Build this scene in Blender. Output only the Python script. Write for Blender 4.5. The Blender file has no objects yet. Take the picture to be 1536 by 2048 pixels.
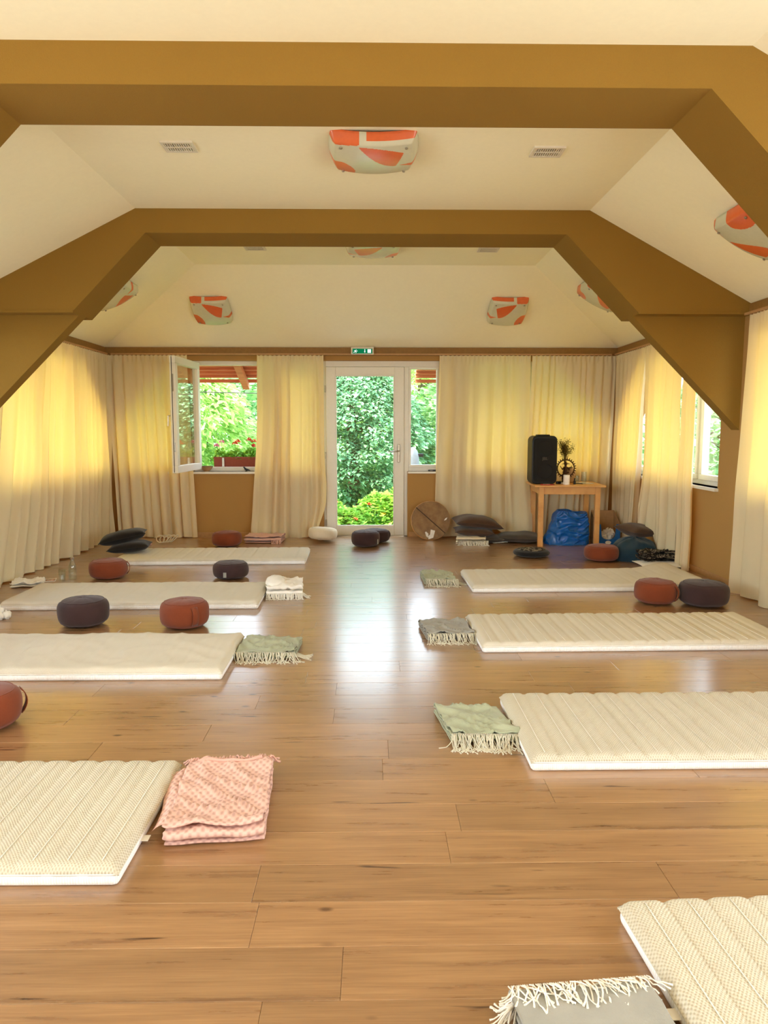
import bpy, math, random
from mathutils import Vector, Matrix, noise
PI = math.pi
scene = bpy.context.scene
COL = scene.collection
random.seed(7)

# ---------------------------------------------------------------- camera
F_PX = 1480.0
cam_data = bpy.data.cameras.new('camera')
cam = bpy.data.objects.new('camera', cam_data); COL.objects.link(cam)
cam.location = (0, 0, 1.4)
cam_data.sensor_fit = 'VERTICAL'; cam_data.sensor_height = 24.0
cam_data.lens = 24.0 * F_PX / 2048.0
cam_data.clip_end = 300
PITCH = math.atan(164 / F_PX); YAW = math.atan(23 / F_PX)
cam.rotation_euler = (PI / 2 - PITCH, 0, -YAW)
scene.camera = cam

# ---------------------------------------------------------------- world, sun, exposure
SKY = 5.0
world = bpy.data.worlds.new('sky'); scene.world = world
world.use_nodes = True
wn = world.node_tree; wn.nodes.clear()
w_out = wn.nodes.new('ShaderNodeOutputWorld'); w_bg = wn.nodes.new('ShaderNodeBackground')
w_tc = wn.nodes.new('ShaderNodeTexCoord'); w_sep = wn.nodes.new('ShaderNodeSeparateXYZ')
w_ramp = wn.nodes.new('ShaderNodeValToRGB')
w_ramp.color_ramp.elements[0].position = 0.0; w_ramp.color_ramp.elements[0].color = (0.82, 0.91, 1.0, 1)
w_ramp.color_ramp.elements[1].position = 1.0; w_ramp.color_ramp.elements[1].color = (0.55, 0.74, 1.0, 1)
wn.links.new(w_tc.outputs['Generated'], w_sep.inputs[0]); wn.links.new(w_sep.outputs['Z'], w_ramp.inputs[0])
wn.links.new(w_ramp.outputs[0], w_bg.inputs[0]); wn.links.new(w_bg.outputs[0], w_out.inputs[0])
w_bg.inputs['Strength'].default_value = SKY
def light(name, kind, loc, rot, energy, color=(1, 1, 1), size=None, size_y=None):
    d = bpy.data.lights.new(name, kind); d.energy = energy; d.color = color
    if kind == 'AREA':
        d.shape = 'RECTANGLE'; d.size = size; d.size_y = size_y
    o = bpy.data.objects.new(name, d); o.location = loc; o.rotation_euler = rot; COL.objects.link(o)
    return o
sun = light('sun', 'SUN', (0, -5, 10), (math.radians(42), 0, math.radians(-28)), 6.6, (1.0, 0.93, 0.80))
sun.data.angle = math.radians(2)
# added fill lamps outside the unseen windows behind and beside the camera
# (tilted upward to brighten the ceiling and the near part of the room)
light('fill_rear_left', 'AREA', (-2.45, -2.80, 1.45), (math.radians(112), 0, 0), 42, (1.0, 0.98, 0.94), 1.5, 1.4)
light('fill_rear_right', 'AREA', (2.55, -2.80, 1.45), (math.radians(112), 0, 0), 36, (1.0, 0.98, 0.94), 1.2, 1.4)
light('fill_left', 'AREA', (-3.85, 0.5, 1.40), (0, -math.radians(122), 0), 84, (1.0, 0.98, 0.93), 1.4, 5.0)
light('fill_right', 'AREA', (3.6, 0.5, 1.40), (0, math.radians(122), 0), 84, (1.0, 0.98, 0.93), 1.4, 5.0)
scene.view_settings.view_transform = 'Standard'; scene.view_settings.look = 'None'
scene.view_settings.gamma = 1.0; scene.view_settings.use_curve_mapping = False
scene.view_settings.exposure = 0.86
try:
    scene.cycles.max_bounces = 10; scene.cycles.diffuse_bounces = 6; scene.cycles.transparent_max_bounces = 12
    scene.cycles.transmission_bounces = 8; scene.cycles.sample_clamp_indirect = 6.0
    scene.cycles.use_denoising = True
except Exception:
    pass

# ---------------------------------------------------------------- materials
def lin(c):
    return c / 12.92 if c <= 0.04045 else ((c + 0.055) / 1.055) ** 2.4
def rgb(h):
    return tuple(lin(int(h[i:i + 2], 16) / 255) for i in (0, 2, 4)) + (1.0,)
class NT:
    def __init__(s, name):
        s.m = bpy.data.materials.new(name); s.m.use_nodes = True; s.t = s.m.node_tree; s.t.nodes.clear()
        s.out = s.n('OutputMaterial')
    def n(s, kind, **kw):
        nd = s.t.nodes.new('ShaderNode' + kind)
        for k, v in kw.items():
            if hasattr(nd, k): setattr(nd, k, v)
        return nd
    def l(s, a, b): s.t.links.new(a, b)
    def coords(s, scale=(1, 1, 1), rand=False, which='Object'):
        tc = s.n('TexCoord'); mp = s.n('Mapping'); mp.inputs['Scale'].default_value = scale
        s.l(tc.outputs[which], mp.inputs['Vector'])
        if rand:
            oi = s.n('ObjectInfo'); mu = s.n('Math', operation='MULTIPLY'); mu.inputs[1].default_value = 37.0
            s.l(oi.outputs['Random'], mu.inputs[0]); cb = s.n('CombineXYZ')
            for i in range(3): s.l(mu.outputs[0], cb.inputs[i])
            s.l(cb.outputs[0], mp.inputs['Location'])
        return mp.outputs[0]
    def noise(s, vec, scale, detail=4, rough=0.55):
        nz = s.n('TexNoise'); nz.inputs['Scale'].default_value = scale; nz.inputs['Detail'].default_value = detail
        nz.inputs['Roughness'].default_value = rough; s.l(vec, nz.inputs['Vector']); return nz.outputs[0]
    def ramp(s, fac, stops):
        r = s.n('ValToRGB'); e = r.color_ramp.elements
        while len(e) < len(stops): e.new(0.5)
        for i, (p, c) in enumerate(stops): e[i].position = p; e[i].color = c
        s.l(fac, r.inputs[0]); return r.outputs[0]
    def mix(s, fac, a, b, mode='MIX'):
        m = s.n('MixRGB'); m.blend_type = mode
        for i, v in enumerate((fac, a, b)):
            if isinstance(v, (int, float)): m.inputs[i].default_value = v
            elif isinstance(v, tuple): m.inputs[i].default_value = v
            else: s.l(v, m.inputs[i])
        return m.outputs[0]
    def bump(s, h, strength, dist=0.01):
        b = s.n('Bump'); b.inputs['Strength'].default_value = strength; b.inputs['Distance'].default_value = dist
        s.l(h, b.inputs['Height']); return b.outputs[0]
    def bsdf(s, color, rough=0.6, metal=0.0, normal=None, spec=0.4, **kw):
        p = s.n('BsdfPrincipled')
        if isinstance(color, tuple): p.inputs['Base Color'].default_value = color
        else: s.l(color, p.inputs['Base Color'])
        if isinstance(rough, (int, float)): p.inputs['Roughness'].default_value = rough
        else: s.l(rough, p.inputs['Roughness'])
        p.inputs['Metallic'].default_value = metal
        p.inputs['Specular IOR Level'].default_value = spec
        if normal is not None: s.l(normal, p.inputs['Normal'])
        for k, v in kw.items(): p.inputs[k.replace('_', ' ')].default_value = v
        s.l(p.outputs[0], s.out.inputs[0]); return p
def simple(name, h, rough=0.6, metal=0.0, nscale=30, var=0.06, bump=0.1, spec=0.4, **kw):
    t = NT(name); v = t.coords(rand=True); nz = t.noise(v, nscale)
    c = rgb(h); d = tuple(x * (1 - var) for x in c[:3]) + (1,); b = tuple(min(1, x * (1 + var)) for x in c[:3]) + (1,)
    t.bsdf(t.ramp(nz, [(0.35, d), (0.65, b)]), rough, metal, t.bump(nz, bump, 0.004), spec, **kw)
    return t.m
def fabric(name, h, var=0.08, weave=260, bump=0.35, sheen=0.2, spec=0.15):
    t = NT(name); v = t.coords(rand=True); nz = t.noise(v, 9, 5); w = t.noise(v, weave, 2)
    c = rgb(h); d = tuple(x * (1 - 2 * var) for x in c[:3]) + (1,); b = tuple(min(1, x * (1 + var)) for x in c[:3]) + (1,)
    p = t.bsdf(t.ramp(nz, [(0.3, d), (0.7, b)]), 0.85, 0, t.bump(w, bump, 0.002), spec)
    p.inputs['Sheen Weight'].default_value = sheen; p.inputs['Sheen Roughness'].default_value = 0.5
    return t.m
def glass_mat(name, tint=(1, 1, 1, 1), rough=0.0, base=0.07, gain=0.9):
    """thin clear glass: see-through, mirroring more at grazing angles"""
    t = NT(name); gl = t.n('BsdfGlossy'); gl.inputs['Roughness'].default_value = rough
    tr = t.n('BsdfTransparent'); tr.inputs[0].default_value = tint
    lw = t.n('LayerWeight'); lw.inputs[0].default_value = 0.5
    pw = t.n('Math', operation='POWER'); pw.inputs[1].default_value = 4.5; t.l(lw.outputs['Facing'], pw.inputs[0])
    ma = t.n('Math', operation='MULTIPLY_ADD'); ma.inputs[1].default_value = gain; ma.inputs[2].default_value = base; t.l(pw.outputs[0], ma.inputs[0])
    mx = t.n('MixShader'); t.l(ma.outputs[0], mx.inputs[0]); t.l(tr.outputs[0], mx.inputs[1]); t.l(gl.outputs[0], mx.inputs[2])
    t.l(mx.outputs[0], t.out.inputs[0]); return t.m
def curtain_mat(name, diff, trans, mixf=0.5):
    t = NT(name); v = t.coords((1, 1, 1)); nz = t.noise(v, 350, 2)
    big = t.noise(t.coords((3, 3, 0.35)), 2, 3)
    d = t.n('BsdfDiffuse'); r = t.n('BsdfTranslucent'); n = t.bump(nz, 0.25, 0.002)
    dc = rgb(diff); tc = rgb(trans)
    t.l(t.mix(t.ramp(big, [(0.3, (0.95, 0.95, 0.95, 1)), (0.7, (1, 1, 1, 1))]), (0, 0, 0, 1), dc), d.inputs[0])
    t.l(t.mix(t.ramp(big, [(0.3, (0.92, 0.92, 0.92, 1)), (0.7, (1, 1, 1, 1))]), (0, 0, 0, 1), tc), r.inputs[0])
    t.l(n, d.inputs['Normal'])
    mx = t.n('MixShader'); mx.inputs[0].default_value = mixf
    t.l(d.outputs[0], mx.inputs[1]); t.l(r.outputs[0], mx.inputs[2]); t.l(mx.outputs[0], t.out.inputs[0]); return t.m
def plaster(name, h, rough=0.9, nscale=60, bump=0.25, var=0.03):
    t = NT(name); v = t.coords(); nz = t.noise(v, nscale, 6, 0.7); bg = t.noise(v, 1.2, 3)
    c = rgb(h); d = tuple(x * (1 - var) for x in c[:3]) + (1,); b = tuple(min(1, x * (1 + var)) for x in c[:3]) + (1,)
    t.bsdf(t.mix(0.5, t.ramp(bg, [(0.3, d), (0.7, b)]), t.ramp(nz, [(0.3, d), (0.7, b)])), rough, 0, t.bump(nz, bump, 0.004), 0.25)
    return t.m
def plank_mat():
    t = NT('plank_wood')
    v = t.coords((1, 1, 1), rand=True)
    oi = t.n('ObjectInfo')
    # long grain
    mp = t.n('Mapping'); mp.inputs['Scale'].default_value = (1.3, 17, 1); t.l(v, mp.inputs['Vector'])
    g1 = t.noise(mp.outputs[0], 1.6, 6, 0.62)
    mp2 = t.n('Mapping'); mp2.inputs['Scale'].default_value = (3.0, 110, 1); t.l(v, mp2.inputs['Vector'])
    g2 = t.noise(mp2.outputs[0], 1.5, 3)
    base = t.ramp(g1, [(0.25, rgb('875f42')), (0.42, rgb('a47a52')), (0.6, rgb('b5895d')), (0.8, rgb('c4996c'))])
    base = t.mix(0.16, base, t.ramp(g2, [(0.35, rgb('7b5538')), (0.65, rgb('d3aa7c'))]))
    # dark cracks, long and thin
    mp3 = t.n('Mapping'); mp3.inputs['Scale'].default_value = (2.6, 24, 1); t.l(v, mp3.inputs['Vector'])
    g3 = t.noise(mp3.outputs[0], 1.3, 2, 0.4)
    crack = t.ramp(g3, [(0.72, (0, 0, 0, 1)), (0.78, (1, 1, 1, 1))])
    base = t.mix(crack, base, rgb('553420'))
    # round knots
    vo = t.n('TexVoronoi'); vo.inputs['Scale'].default_value = 1.0
    mp4 = t.n('Mapping'); mp4.inputs['Scale'].default_value = (3.4, 7.0, 1); t.l(v, mp4.inputs['Vector']); t.l(mp4.outputs[0], vo.inputs['Vector'])
    kn = t.ramp(vo.outputs['Distance'], [(0.035, (1, 1, 1, 1)), (0.095, (0, 0, 0, 1))])
    sel = t.ramp(vo.outputs['Color'], [(0.5, (0, 0, 0, 1)), (0.56, (1, 1, 1, 1))])
    knm = t.n('Math', operation='MULTIPLY'); t.l(kn, knm.inputs[0]); t.l(sel, knm.inputs[1])
    base = t.mix(knm.outputs[0], base, rgb('4f3020'))
    # each board its own tone
    tone = t.ramp(oi.outputs['Random'], [(0.0, (0.70, 0.70, 0.69, 1)), (0.5, (0.80, 0.80, 0.79, 1)), (1.0, (0.87, 0.87, 0.87, 1))])
    base = t.mix(1.0, base, tone, 'MULTIPLY')
    rg = t.ramp(g1, [(0.2, (0.25, 0.25, 0.25, 1)), (0.8, (0.33, 0.33, 0.33, 1))])
    p = t.bsdf(base, rg, 0, t.bump(g2, 0.10, 0.002), 0.62)
    p.inputs['Coat Weight'].default_value = 0.75; p.inputs['Coat Roughness'].default_value = 0.2
    return t.m
def wood(name, a, b, rough=0.45, scale=(2, 2, 30), s=2.0):
    t = NT(name); v = t.coords(scale, rand=True); g = t.noise(v, s, 5, 0.6)
    t.bsdf(t.ramp(g, [(0.3, rgb(a)), (0.7, rgb(b))]), rough, 0, t.bump(g, 0.1, 0.003), 0.4); return t.m
def mat_cover(name, h, dark, size=95, strength=0.7, rib=False):
    """knitted mattress cover: small raised waffle cells"""
    t = NT(name); v = t.coords(); sx = t.n('SeparateXYZ'); t.l(v, sx.inputs[0])
    def wave(sock, k):
        m = t.n('Math', operation='MULTIPLY'); m.inputs[1].default_value = k; t.l(sock, m.inputs[0])
        s = t.n('Math', operation='SINE'); t.l(m.outputs[0], s.inputs[0]); return s.outputs[0]
    k = 2 * PI * size
    a = wave(sx.outputs[0], k); b = wave(sx.outputs[1], k * (0.75 if not rib else 0.15)); c = wave(sx.outputs[2], k)
    m = t.n('Math', operation='MULTIPLY'); t.l(a, m.inputs[0]); t.l(b, m.inputs[1])
    ad = t.n('Math', operation='ADD'); t.l(m.outputs[0], ad.inputs[0]); ad.inputs[1].default_value = 0
    mr = t.n('MapRange'); mr.inputs[1].default_value = -1; mr.inputs[2].default_value = 1; t.l(ad.outputs[0], mr.inputs[0])
    big = t.noise(v, 3, 3)
    col = t.ramp(mr.outputs[0], [(0.1, rgb(dark)), (0.6, rgb(h))])
    col = t.mix(1.0, col, t.ramp(big, [(0.3, (0.94, 0.94, 0.93, 1)), (0.7, (1, 1, 1, 1))]), 'MULTIPLY')
    t.bsdf(col, 0.85, 0, t.bump(mr.outputs[0], strength, 0.0025), 0.15); return t.m
def leaf_mat(name, stops, trans=0.35):
    t = NT(name); g = t.n('NewGeometry'); c = t.ramp(g.outputs['Random Per Island'], stops)
    d = t.n('BsdfDiffuse'); r = t.n('BsdfTranslucent'); gl = t.n('BsdfGlossy'); gl.inputs['Roughness'].default_value = 0.45
    t.l(c, d.inputs[0]); t.l(c, r.inputs[0])
    mx = t.n('MixShader'); mx.inputs[0].default_value = trans; t.l(d.outputs[0], mx.inputs[1]); t.l(r.outputs[0], mx.inputs[2])
    m2 = t.n('MixShader'); m2.inputs[0].default_value = 0.012; t.l(mx.outputs[0], m2.inputs[1]); t.l(gl.outputs[0], m2.inputs[2])
    t.l(m2.outputs[0], t.out.inputs[0]); return t.m
def emit(name, h, s):
    t = NT(name); e = t.n('Emission'); e.inputs[0].default_value = rgb(h); e.inputs[1].default_value = s
    t.l(e.outputs[0], t.out.inputs[0]); return t.m

M = {}
M['ceiling'] = plaster('ceiling_paint', 'fbf5d8', nscale=25, bump=0.06)
M['frame_paint'] = plaster('brown_plaster', '8d6b2b', nscale=140, bump=0.5, var=0.06)
M['wall'] = plaster('wall_paint', 'b08850', nscale=90, bump=0.2)
M['outer_wall'] = plaster('outer_render', 'd8d2c4')
M['cornice'] = simple('cornice_paint', '8f6a35', 0.6, bump=0.05)
M['plank'] = plank_mat()
M['subfloor'] = wood('subfloor_wood', '9a6d45', 'bd8d5c', 0.35, (2, 14, 1))
M['base'] = simple('baseboard_wood', 'b98f5e', 0.5, bump=0.05)
M['pvc'] = simple('white_window_plastic', 'ece8dc', 0.35, var=0.01, bump=0.02, spec=0.5)
M['gasket'] = simple('black_gasket', '2b2622', 0.6)
M['metal'] = simple('brushed_metal', 'b9b2a4', 0.32, 0.9, bump=0.05)
M['chrome'] = simple('dark_metal', '77706a', 0.3, 0.9)
M['glass'] = glass_mat('window_glass', (0.97, 0.99, 0.98, 1), 0.0, 0.03, 1.4)
M['curtain'] = curtain_mat('curtain_cotton', 'faf2cc', 'fcc455', 0.37)
M['mat_top'] = mat_cover('mattress_knit', 'd9d3c2', 'beb49c')
M['mat_fine'] = mat_cover('mattress_fine_knit', 'e2dccd', 'd2c9b4', 150, 0.4)
M['mat_side'] = mat_cover('mattress_side_knit', 'ffffff', 'f4f2ee', 120, 0.5)
M['sheet'] = fabric('cotton_sheet', 'f8f3e6', 0.02, 400, 0.2)
M['white_fab'] = fabric('white_cotton', 'f3efe6', 0.02)
M['rust'] = fabric('rust_cotton', '7e3e24', 0.05)
M['plum'] = fabric('plum_cotton', '402e2e', 0.08)
M['cream_fab'] = fabric('cream_cotton', 'e2d5bb', 0.04)
M['black_fab'] = fabric('black_cotton', '1e1c1c', 0.1)
M['sage'] = fabric('sage_wool', 'a9ae92', 0.07, 180, 0.5)
M['greyblanket'] = fabric('grey_wool', '9f9d94', 0.06, 180, 0.5)
M['fringe'] = fabric('pale_fringe', 'd9d4c0', 0.05)
M['fringe_white'] = fabric('white_fringe', 'efebdf', 0.03)
M['charcoal'] = fabric('charcoal_cotton', '4a433c', 0.08)
M['brown_fab'] = fabric('dark_brown_cotton', '4f392a', 0.1)
M['blue_fab'] = fabric('petrol_blue_cotton', '1d3646', 0.12)
M['black'] = simple('black_plastic', '0e0d0d', 0.45, var=0.1)
M['grille'] = simple('speaker_grille', '0c0b0b', 0.7, nscale=500, bump=0.8)
M['beech'] = wood('beech_wood', 'cf9350', 'e3ad68', 0.4, (3, 3, 3))
M['bronze'] = simple('bronze', '4a2f18', 0.42, 0.7, bump=0.2)
M['card'] = simple('brown_cardboard', 'a98258', 0.8)
M['box_blue'] = simple('blue_card', '1f63a8', 0.5)
M['paper'] = simple('white_paper', 'ece6dc', 0.8, bump=0.1)
M['white'] = simple('white_wax', 'f6f2e8', 0.5)
M['ceramic'] = simple('clay_ceramic', 'b08a5e', 0.5, bump=0.2)
M['terracotta'] = simple('terracotta_plastic', '9c4a33', 0.6)
M['redwood'] = wood('stained_eave_wood', 'b25a36', 'd07a4c', 0.6, (1.2, 12, 12))
M['lampglass'] = simple('frosted_lamp_glass', 'cfcdb4', 0.25, var=0.02, bump=0.0, spec=0.6)
M['lamporange'] = simple('orange_lamp_glass', 'dd6a3a', 0.25, var=0.03, bump=0.0, spec=0.6)
M['bottle_glass'] = glass_mat('bottle_glass', (0.95, 0.98, 0.97, 1), 0.02, 0.05, 0.5)
M['grass'] = simple('lawn_green', '5f8a3a', 0.9, nscale=8, var=0.3)
M['bounce_ground'] = simple('bounce_ground_tone', '968c7a', 0.9, nscale=60, var=0.15)  # ground tone picked for the light it bounces onto the curtains
M['post_grey'] = simple('post_grey', '6f767c', 0.5)
M['stone'] = simple('pale_step_stone', 'b8c4cf', 0.8)
M['bark'] = simple('bark', '6b5640', 0.9, bump=0.6)
M['red'] = simple('red_card', '9c2b20', 0.5)
M['white_plastic'] = simple('vent_plastic', 'ded6c6', 0.4, var=0.02)
M['dark'] = simple('vent_dark', '5b5147', 0.8)

# ---------------------------------------------------------------- mesh builder
class MB:
    def __init__(s, xf=None): s.v = []; s.f = []; s.m = []; s.xf = xf; s.cur = 0
    def add(s, vs, fs):
        b = len(s.v)
        for p in vs: s.v.append(tuple(s.xf(*p)) if s.xf else tuple(p))
        for f in fs: s.f.append(tuple(b + i for i in f)); s.m.append(s.cur)
        return s
    def box(s, x0, x1, y0, y1, z0, z1):
        return s.add([(x0, y0, z0), (x1, y0, z0), (x1, y1, z0), (x0, y1, z0), (x0, y0, z1), (x1, y0, z1), (x1, y1, z1), (x0, y1, z1)],
                     [(0, 3, 2, 1), (4, 5, 6, 7), (0, 1, 5, 4), (1, 2, 6, 5), (2, 3, 7, 6), (3, 0, 4, 7)])
    def rbox(s, x0, x1, y0, y1, z0, z1, r=0.004):
        """box with its vertical and top edges chamfered"""
        def ring(z, i):
            return [(x0 + i + r, y0 + i, z), (x1 - i - r, y0 + i, z), (x1 - i, y0 + i + r, z), (x1 - i, y1 - i - r, z),
                    (x1 - i - r, y1 - i, z), (x0 + i + r, y1 - i, z), (x0 + i, y1 - i - r, z), (x0 + i, y0 + i + r, z)]
        rings = [ring(z0, r), ring(z0 + r, 0), ring(z1 - r, 0), ring(z1, r)]
        vs = [p for q in rings for p in q]
        fs = [tuple(range(7, -1, -1)), tuple(range(24, 32))]
        for k in range(3):
            for i in range(8): fs.append((k * 8 + i, k * 8 + (i + 1) % 8, k * 8 + 8 + (i + 1) % 8, k * 8 + 8 + i))
        return s.add(vs, fs)
    def prism(s, poly, axis, a, b):
        """polygon (list of 2-tuples) extruded along axis between a and b"""
        n = len(poly)
        def P(p, t): return {'x': (t, p[0], p[1]), 'y': (p[0], t, p[1]), 'z': (p[0], p[1], t)}[axis]
        vs = [P(p, a) for p in poly] + [P(p, b) for p in poly]
        fs = [tuple(range(n - 1, -1, -1)), tuple(range(n, 2 * n))] + [(i, (i + 1) % n, n + (i + 1) % n, n + i) for i in range(n)]
        return s.add(vs, fs)
    def tube(s, pts, r, n=8, caps=True):
        pts = [Vector(p) for p in pts]; rs = r if isinstance(r, (list, tuple)) else [r] * len(pts)
        vs = []; up = Vector((0, 0, 1)); prev = None
        for i, p in enumerate(pts):
            t = (pts[min(i + 1, len(pts) - 1)] - pts[max(i - 1, 0)]).normalized()
            if prev is None:
                a = t.cross(up)
                if a.length < 0.05: a = t.cross(Vector((1, 0, 0)))
                a.normalize()
            else:
                a = prev - t * prev.dot(t)
                a = a.normalized() if a.length > 1e-6 else t.orthogonal().normalized()
            prev = a; b = t.cross(a)
            for k in range(n):
                an = 2 * PI * k / n; vs.append(p + (a * math.cos(an) + b * math.sin(an)) * rs[i])
        fs = []
        for i in range(len(pts) - 1):
            for k in range(n): fs.append((i * n + k, i * n + (k + 1) % n, (i + 1) * n + (k + 1) % n, (i + 1) * n + k))
        if caps: fs += [tuple(range(n - 1, -1, -1)), tuple((len(pts) - 1) * n + k for k in range(n))]
        return s.add([tuple(v) for v in vs], fs)
    def lathe(s, prof, n=32, c=(0, 0, 0), sq=None):
        """profile [(r,z)]; sq: function angle->radius factor"""
        vs = []; fs = []
        for r, z in prof:
            for k in range(n):
                a = 2 * PI * k / n; q = sq(a) if sq else 1
                vs.append((c[0] + r * q * math.cos(a), c[1] + r * q * math.sin(a), c[2] + z))
        for i in range(len(prof) - 1):
            for k in range(n): fs.append((i * n + k, i * n + (k + 1) % n, (i + 1) * n + (k + 1) % n, (i + 1) * n + k))
        fs.append(tuple(range(n - 1, -1, -1))); fs.append(tuple((len(prof) - 1) * n + k for k in range(n)))
        return s.add(vs, fs)
    def grid(s, nu, nv, fn, closed_u=False):
        vs = [fn(i / nu, j / nv) for j in range(nv + 1) for i in range(nu + 1)]
        fs = [(j * (nu + 1) + i, j * (nu + 1) + i + 1, (j + 1) * (nu + 1) + i + 1, (j + 1) * (nu + 1) + i) for j in range(nv) for i in range(nu)]
        return s.add(vs, fs)
    def build(s, name, mat, parent=None, smooth=False, angle=None):
        me = bpy.data.meshes.new(name); me.from_pydata(s.v, [], s.f)
        mats = mat if isinstance(mat, (list, tuple)) else [mat]
        for m in mats: me.materials.append(m)
        if len(mats) > 1: me.polygons.foreach_set('material_index', s.m)
        if smooth:
            me.polygons.foreach_set('use_smooth', [True] * len(me.polygons))
            if angle:
                try: me.set_sharp_from_angle(angle=math.radians(angle))
                except Exception: pass
        me.update()
        o = bpy.data.objects.new(name, me); COL.objects.link(o)
        if parent is not None: o.parent = parent
        return o
def tag(o, label=None, cat=None, group=None, kind=None):
    if label: o['label'] = label
    if cat: o['category'] = cat
    if group: o['group'] = group
    if kind: o['kind'] = kind
    return o
def empty(name, loc=(0, 0, 0), rz=0.0, label=None, cat=None, group=None, kind=None, rot=None):
    o = bpy.data.objects.new(name, None); COL.objects.link(o); o.empty_display_size = 0.1
    o.location = loc; o.rotation_euler = rot if rot else (0, 0, rz)
    return tag(o, label, cat, group, kind)
def copy_tree(o, parent=None, kids=None):
    c = o.copy(); COL.objects.link(c); c.parent = parent
    for ch in [k for k in (KIDS.get(o.name) or list(o.children))]: copy_tree(ch, c)
    return c
KIDS = {}
def bevel(o, w=0.003, seg=2):
    m = o.modifiers.new('bevel', 'BEVEL'); m.width = w; m.segments = seg; m.limit_method = 'ANGLE'; return o
def solid(o, t, off=0):
    m = o.modifiers.new('thickness', 'SOLIDIFY'); m.thickness = t; m.offset = off; return o
def nz(x, y, z=0.0, s=1.0):
    return noise.noise(Vector((x * s, y * s, z * s)))

# ================================================================ SETTING
XL, XR, YB, YF = -3.45, 3.20, 9.695, -2.60
ZC, ZT = 2.435, 3.195            # eaves line and flat ceiling
KL, KR = -1.93, 1.79             # knee lines of the ceiling
YH = 8.35                        # where the hip starts
TH = 0.24                        # wall thickness
SILL, HEAD = 0.86, 2.29

# --- floor with its boards
fl = MB().box(XL - TH, XR + TH, YF - TH, YB + TH, -0.20, -0.012).build('floor', M['subfloor']); tag(fl, kind='structure')
MB().box(XL, XR, YF, 1.30, -0.012, 0.0).build('rear_boards', M['subfloor'], fl)
PW = 0.1925; row = 0; y = 1.30; full = {}
rnd = random.Random(3)
while y < YB - 0.001:
    y1 = min(y + PW, YB)
    x = XL - rnd.random() * 1.1 - 0.08
    while x < XR:
        x1 = x + 1.285
        a, b = max(x, XL), min(x1, XR)
        if b - a > 0.01:
            key = (round(b - a, 2), round(y1 - y, 3)) if b - a > 1.28 else None
            if key and key in full: me = full[key]; o = bpy.data.objects.new('plank', me); COL.objects.link(o); o.parent = fl
            else:
                o = MB().rbox(0.0003, b - a - 0.0003, 0.0003, y1 - y - 0.0003, -0.012, 0.0, 0.0014).build('plank', M['plank'], fl)
                if key: full[key] = o.data
            o.location = (a, y, 0)
        x = x1
    y = y1; row += 1

# --- ceiling: flat centre, two side slopes, a hip over the far wall
cb = MB()
T = 0.10
def sl(pts): 
    n = len(pts); up = [(p[0], p[1], p[2] + T) for p in pts]
    cb.add(pts + up, [tuple(range(n))[::-1], tuple(range(n, 2 * n))] + [(i, (i + 1) % n, n + (i + 1) % n, n + i) for i in range(n)])
sl([(KL, YF, ZT), (KR, YF, ZT), (KR, YH, ZT), (KL, YH, ZT)])
sl([(XL, YF, ZC), (KL, YF, ZT), (KL, YH, ZT), (XL, YB, ZC)])
sl([(KR, YF, ZT), (XR, YF, ZC), (XR, YB, ZC), (KR, YH, ZT)])
sl([(XL, YB, ZC), (KL, YH, ZT), (KR, YH, ZT), (XR, YB, ZC)])
ce = cb.build('ceiling', M['ceiling']); tag(ce, kind='structure')

# --- walls. Each wall is laid out in (u along the wall, d outward depth, z)
def xf_back(u, d, z): return (u, YB + d, z)
def xf_left(u, d, z): return (XL - d, u, z)
def xf_right(u, d, z): return (XR + d, u, z)
def xf_front(u, d, z): return (u, YF - d, z)
def wall(name, xf, u0, u1, holes, ztop, cuts=()):
    """holes: (ua, ub, za, zb)"""
    b = MB(xf); xs = u0
    for ua, ub, za, zb in sorted(holes):
        if ua > xs: b.box(xs, ua, 0, TH, -0.19, ztop)
        if za > -0.1: b.box(ua, ub, 0, TH, -0.19, za)
        b.box(ua, ub, 0, TH, zb, ztop)
        xs = ub
    if xs < u1: b.box(xs, u1, 0, TH, -0.19, ztop)
    for tri in cuts: b.prism(tri, 'y', 0.002, TH - 0.002)
    return tag(b.build(name, M['wall']), kind='structure')
WH = [(-3.30, -2.44, SILL, HEAD), (-2.34, -1.30, SILL, HEAD), (-1.14, -0.64, SILL, HEAD), (-0.64, 0.46, -0.012, HEAD), (0.46, 0.92, SILL, HEAD), (1.20, 3.06, SILL, HEAD)]
wall('wall_back', xf_back, XL - TH, XR + TH, WH, ZC,
     [[(-3.301, 1.45), (-3.301, HEAD + .001), (-2.50, HEAD + .001)], [(3.061, 1.45), (3.061, HEAD + .001), (2.24, HEAD + .001)]])
LH = [(4.30, 6.30, SILL, HEAD), (6.72, 9.52, SILL, HEAD), (-1.9, 3.5, SILL, HEAD)]
RH = [(4.30, 6.24, SILL, HEAD), (6.80, 9.52, SILL, HEAD), (-1.9, 3.5, SILL, HEAD)]
wall('wall_left', xf_left, YF - TH, YB, LH, ZC, [[(9.521, 1.45), (9.521, HEAD + .001), (8.66, HEAD + .001)]])
wall('wall_right', xf_right, YF - TH, YB, RH, ZC, [[(9.521, 1.45), (9.521, HEAD + .001), (8.66, HEAD + .001)]])
wf = wall('wall_front', xf_front, XL - TH, XR + TH, [(-3.2, -1.7, SILL, HEAD), (1.95, 3.1, SILL, HEAD)], ZC)
g = MB().prism([(XL, ZC), (XR, ZC), (KR, ZT + 0.05), (KL, ZT + 0.05)], 'y', YF - TH, YF).build('gable', M['wall'], wf)

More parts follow.
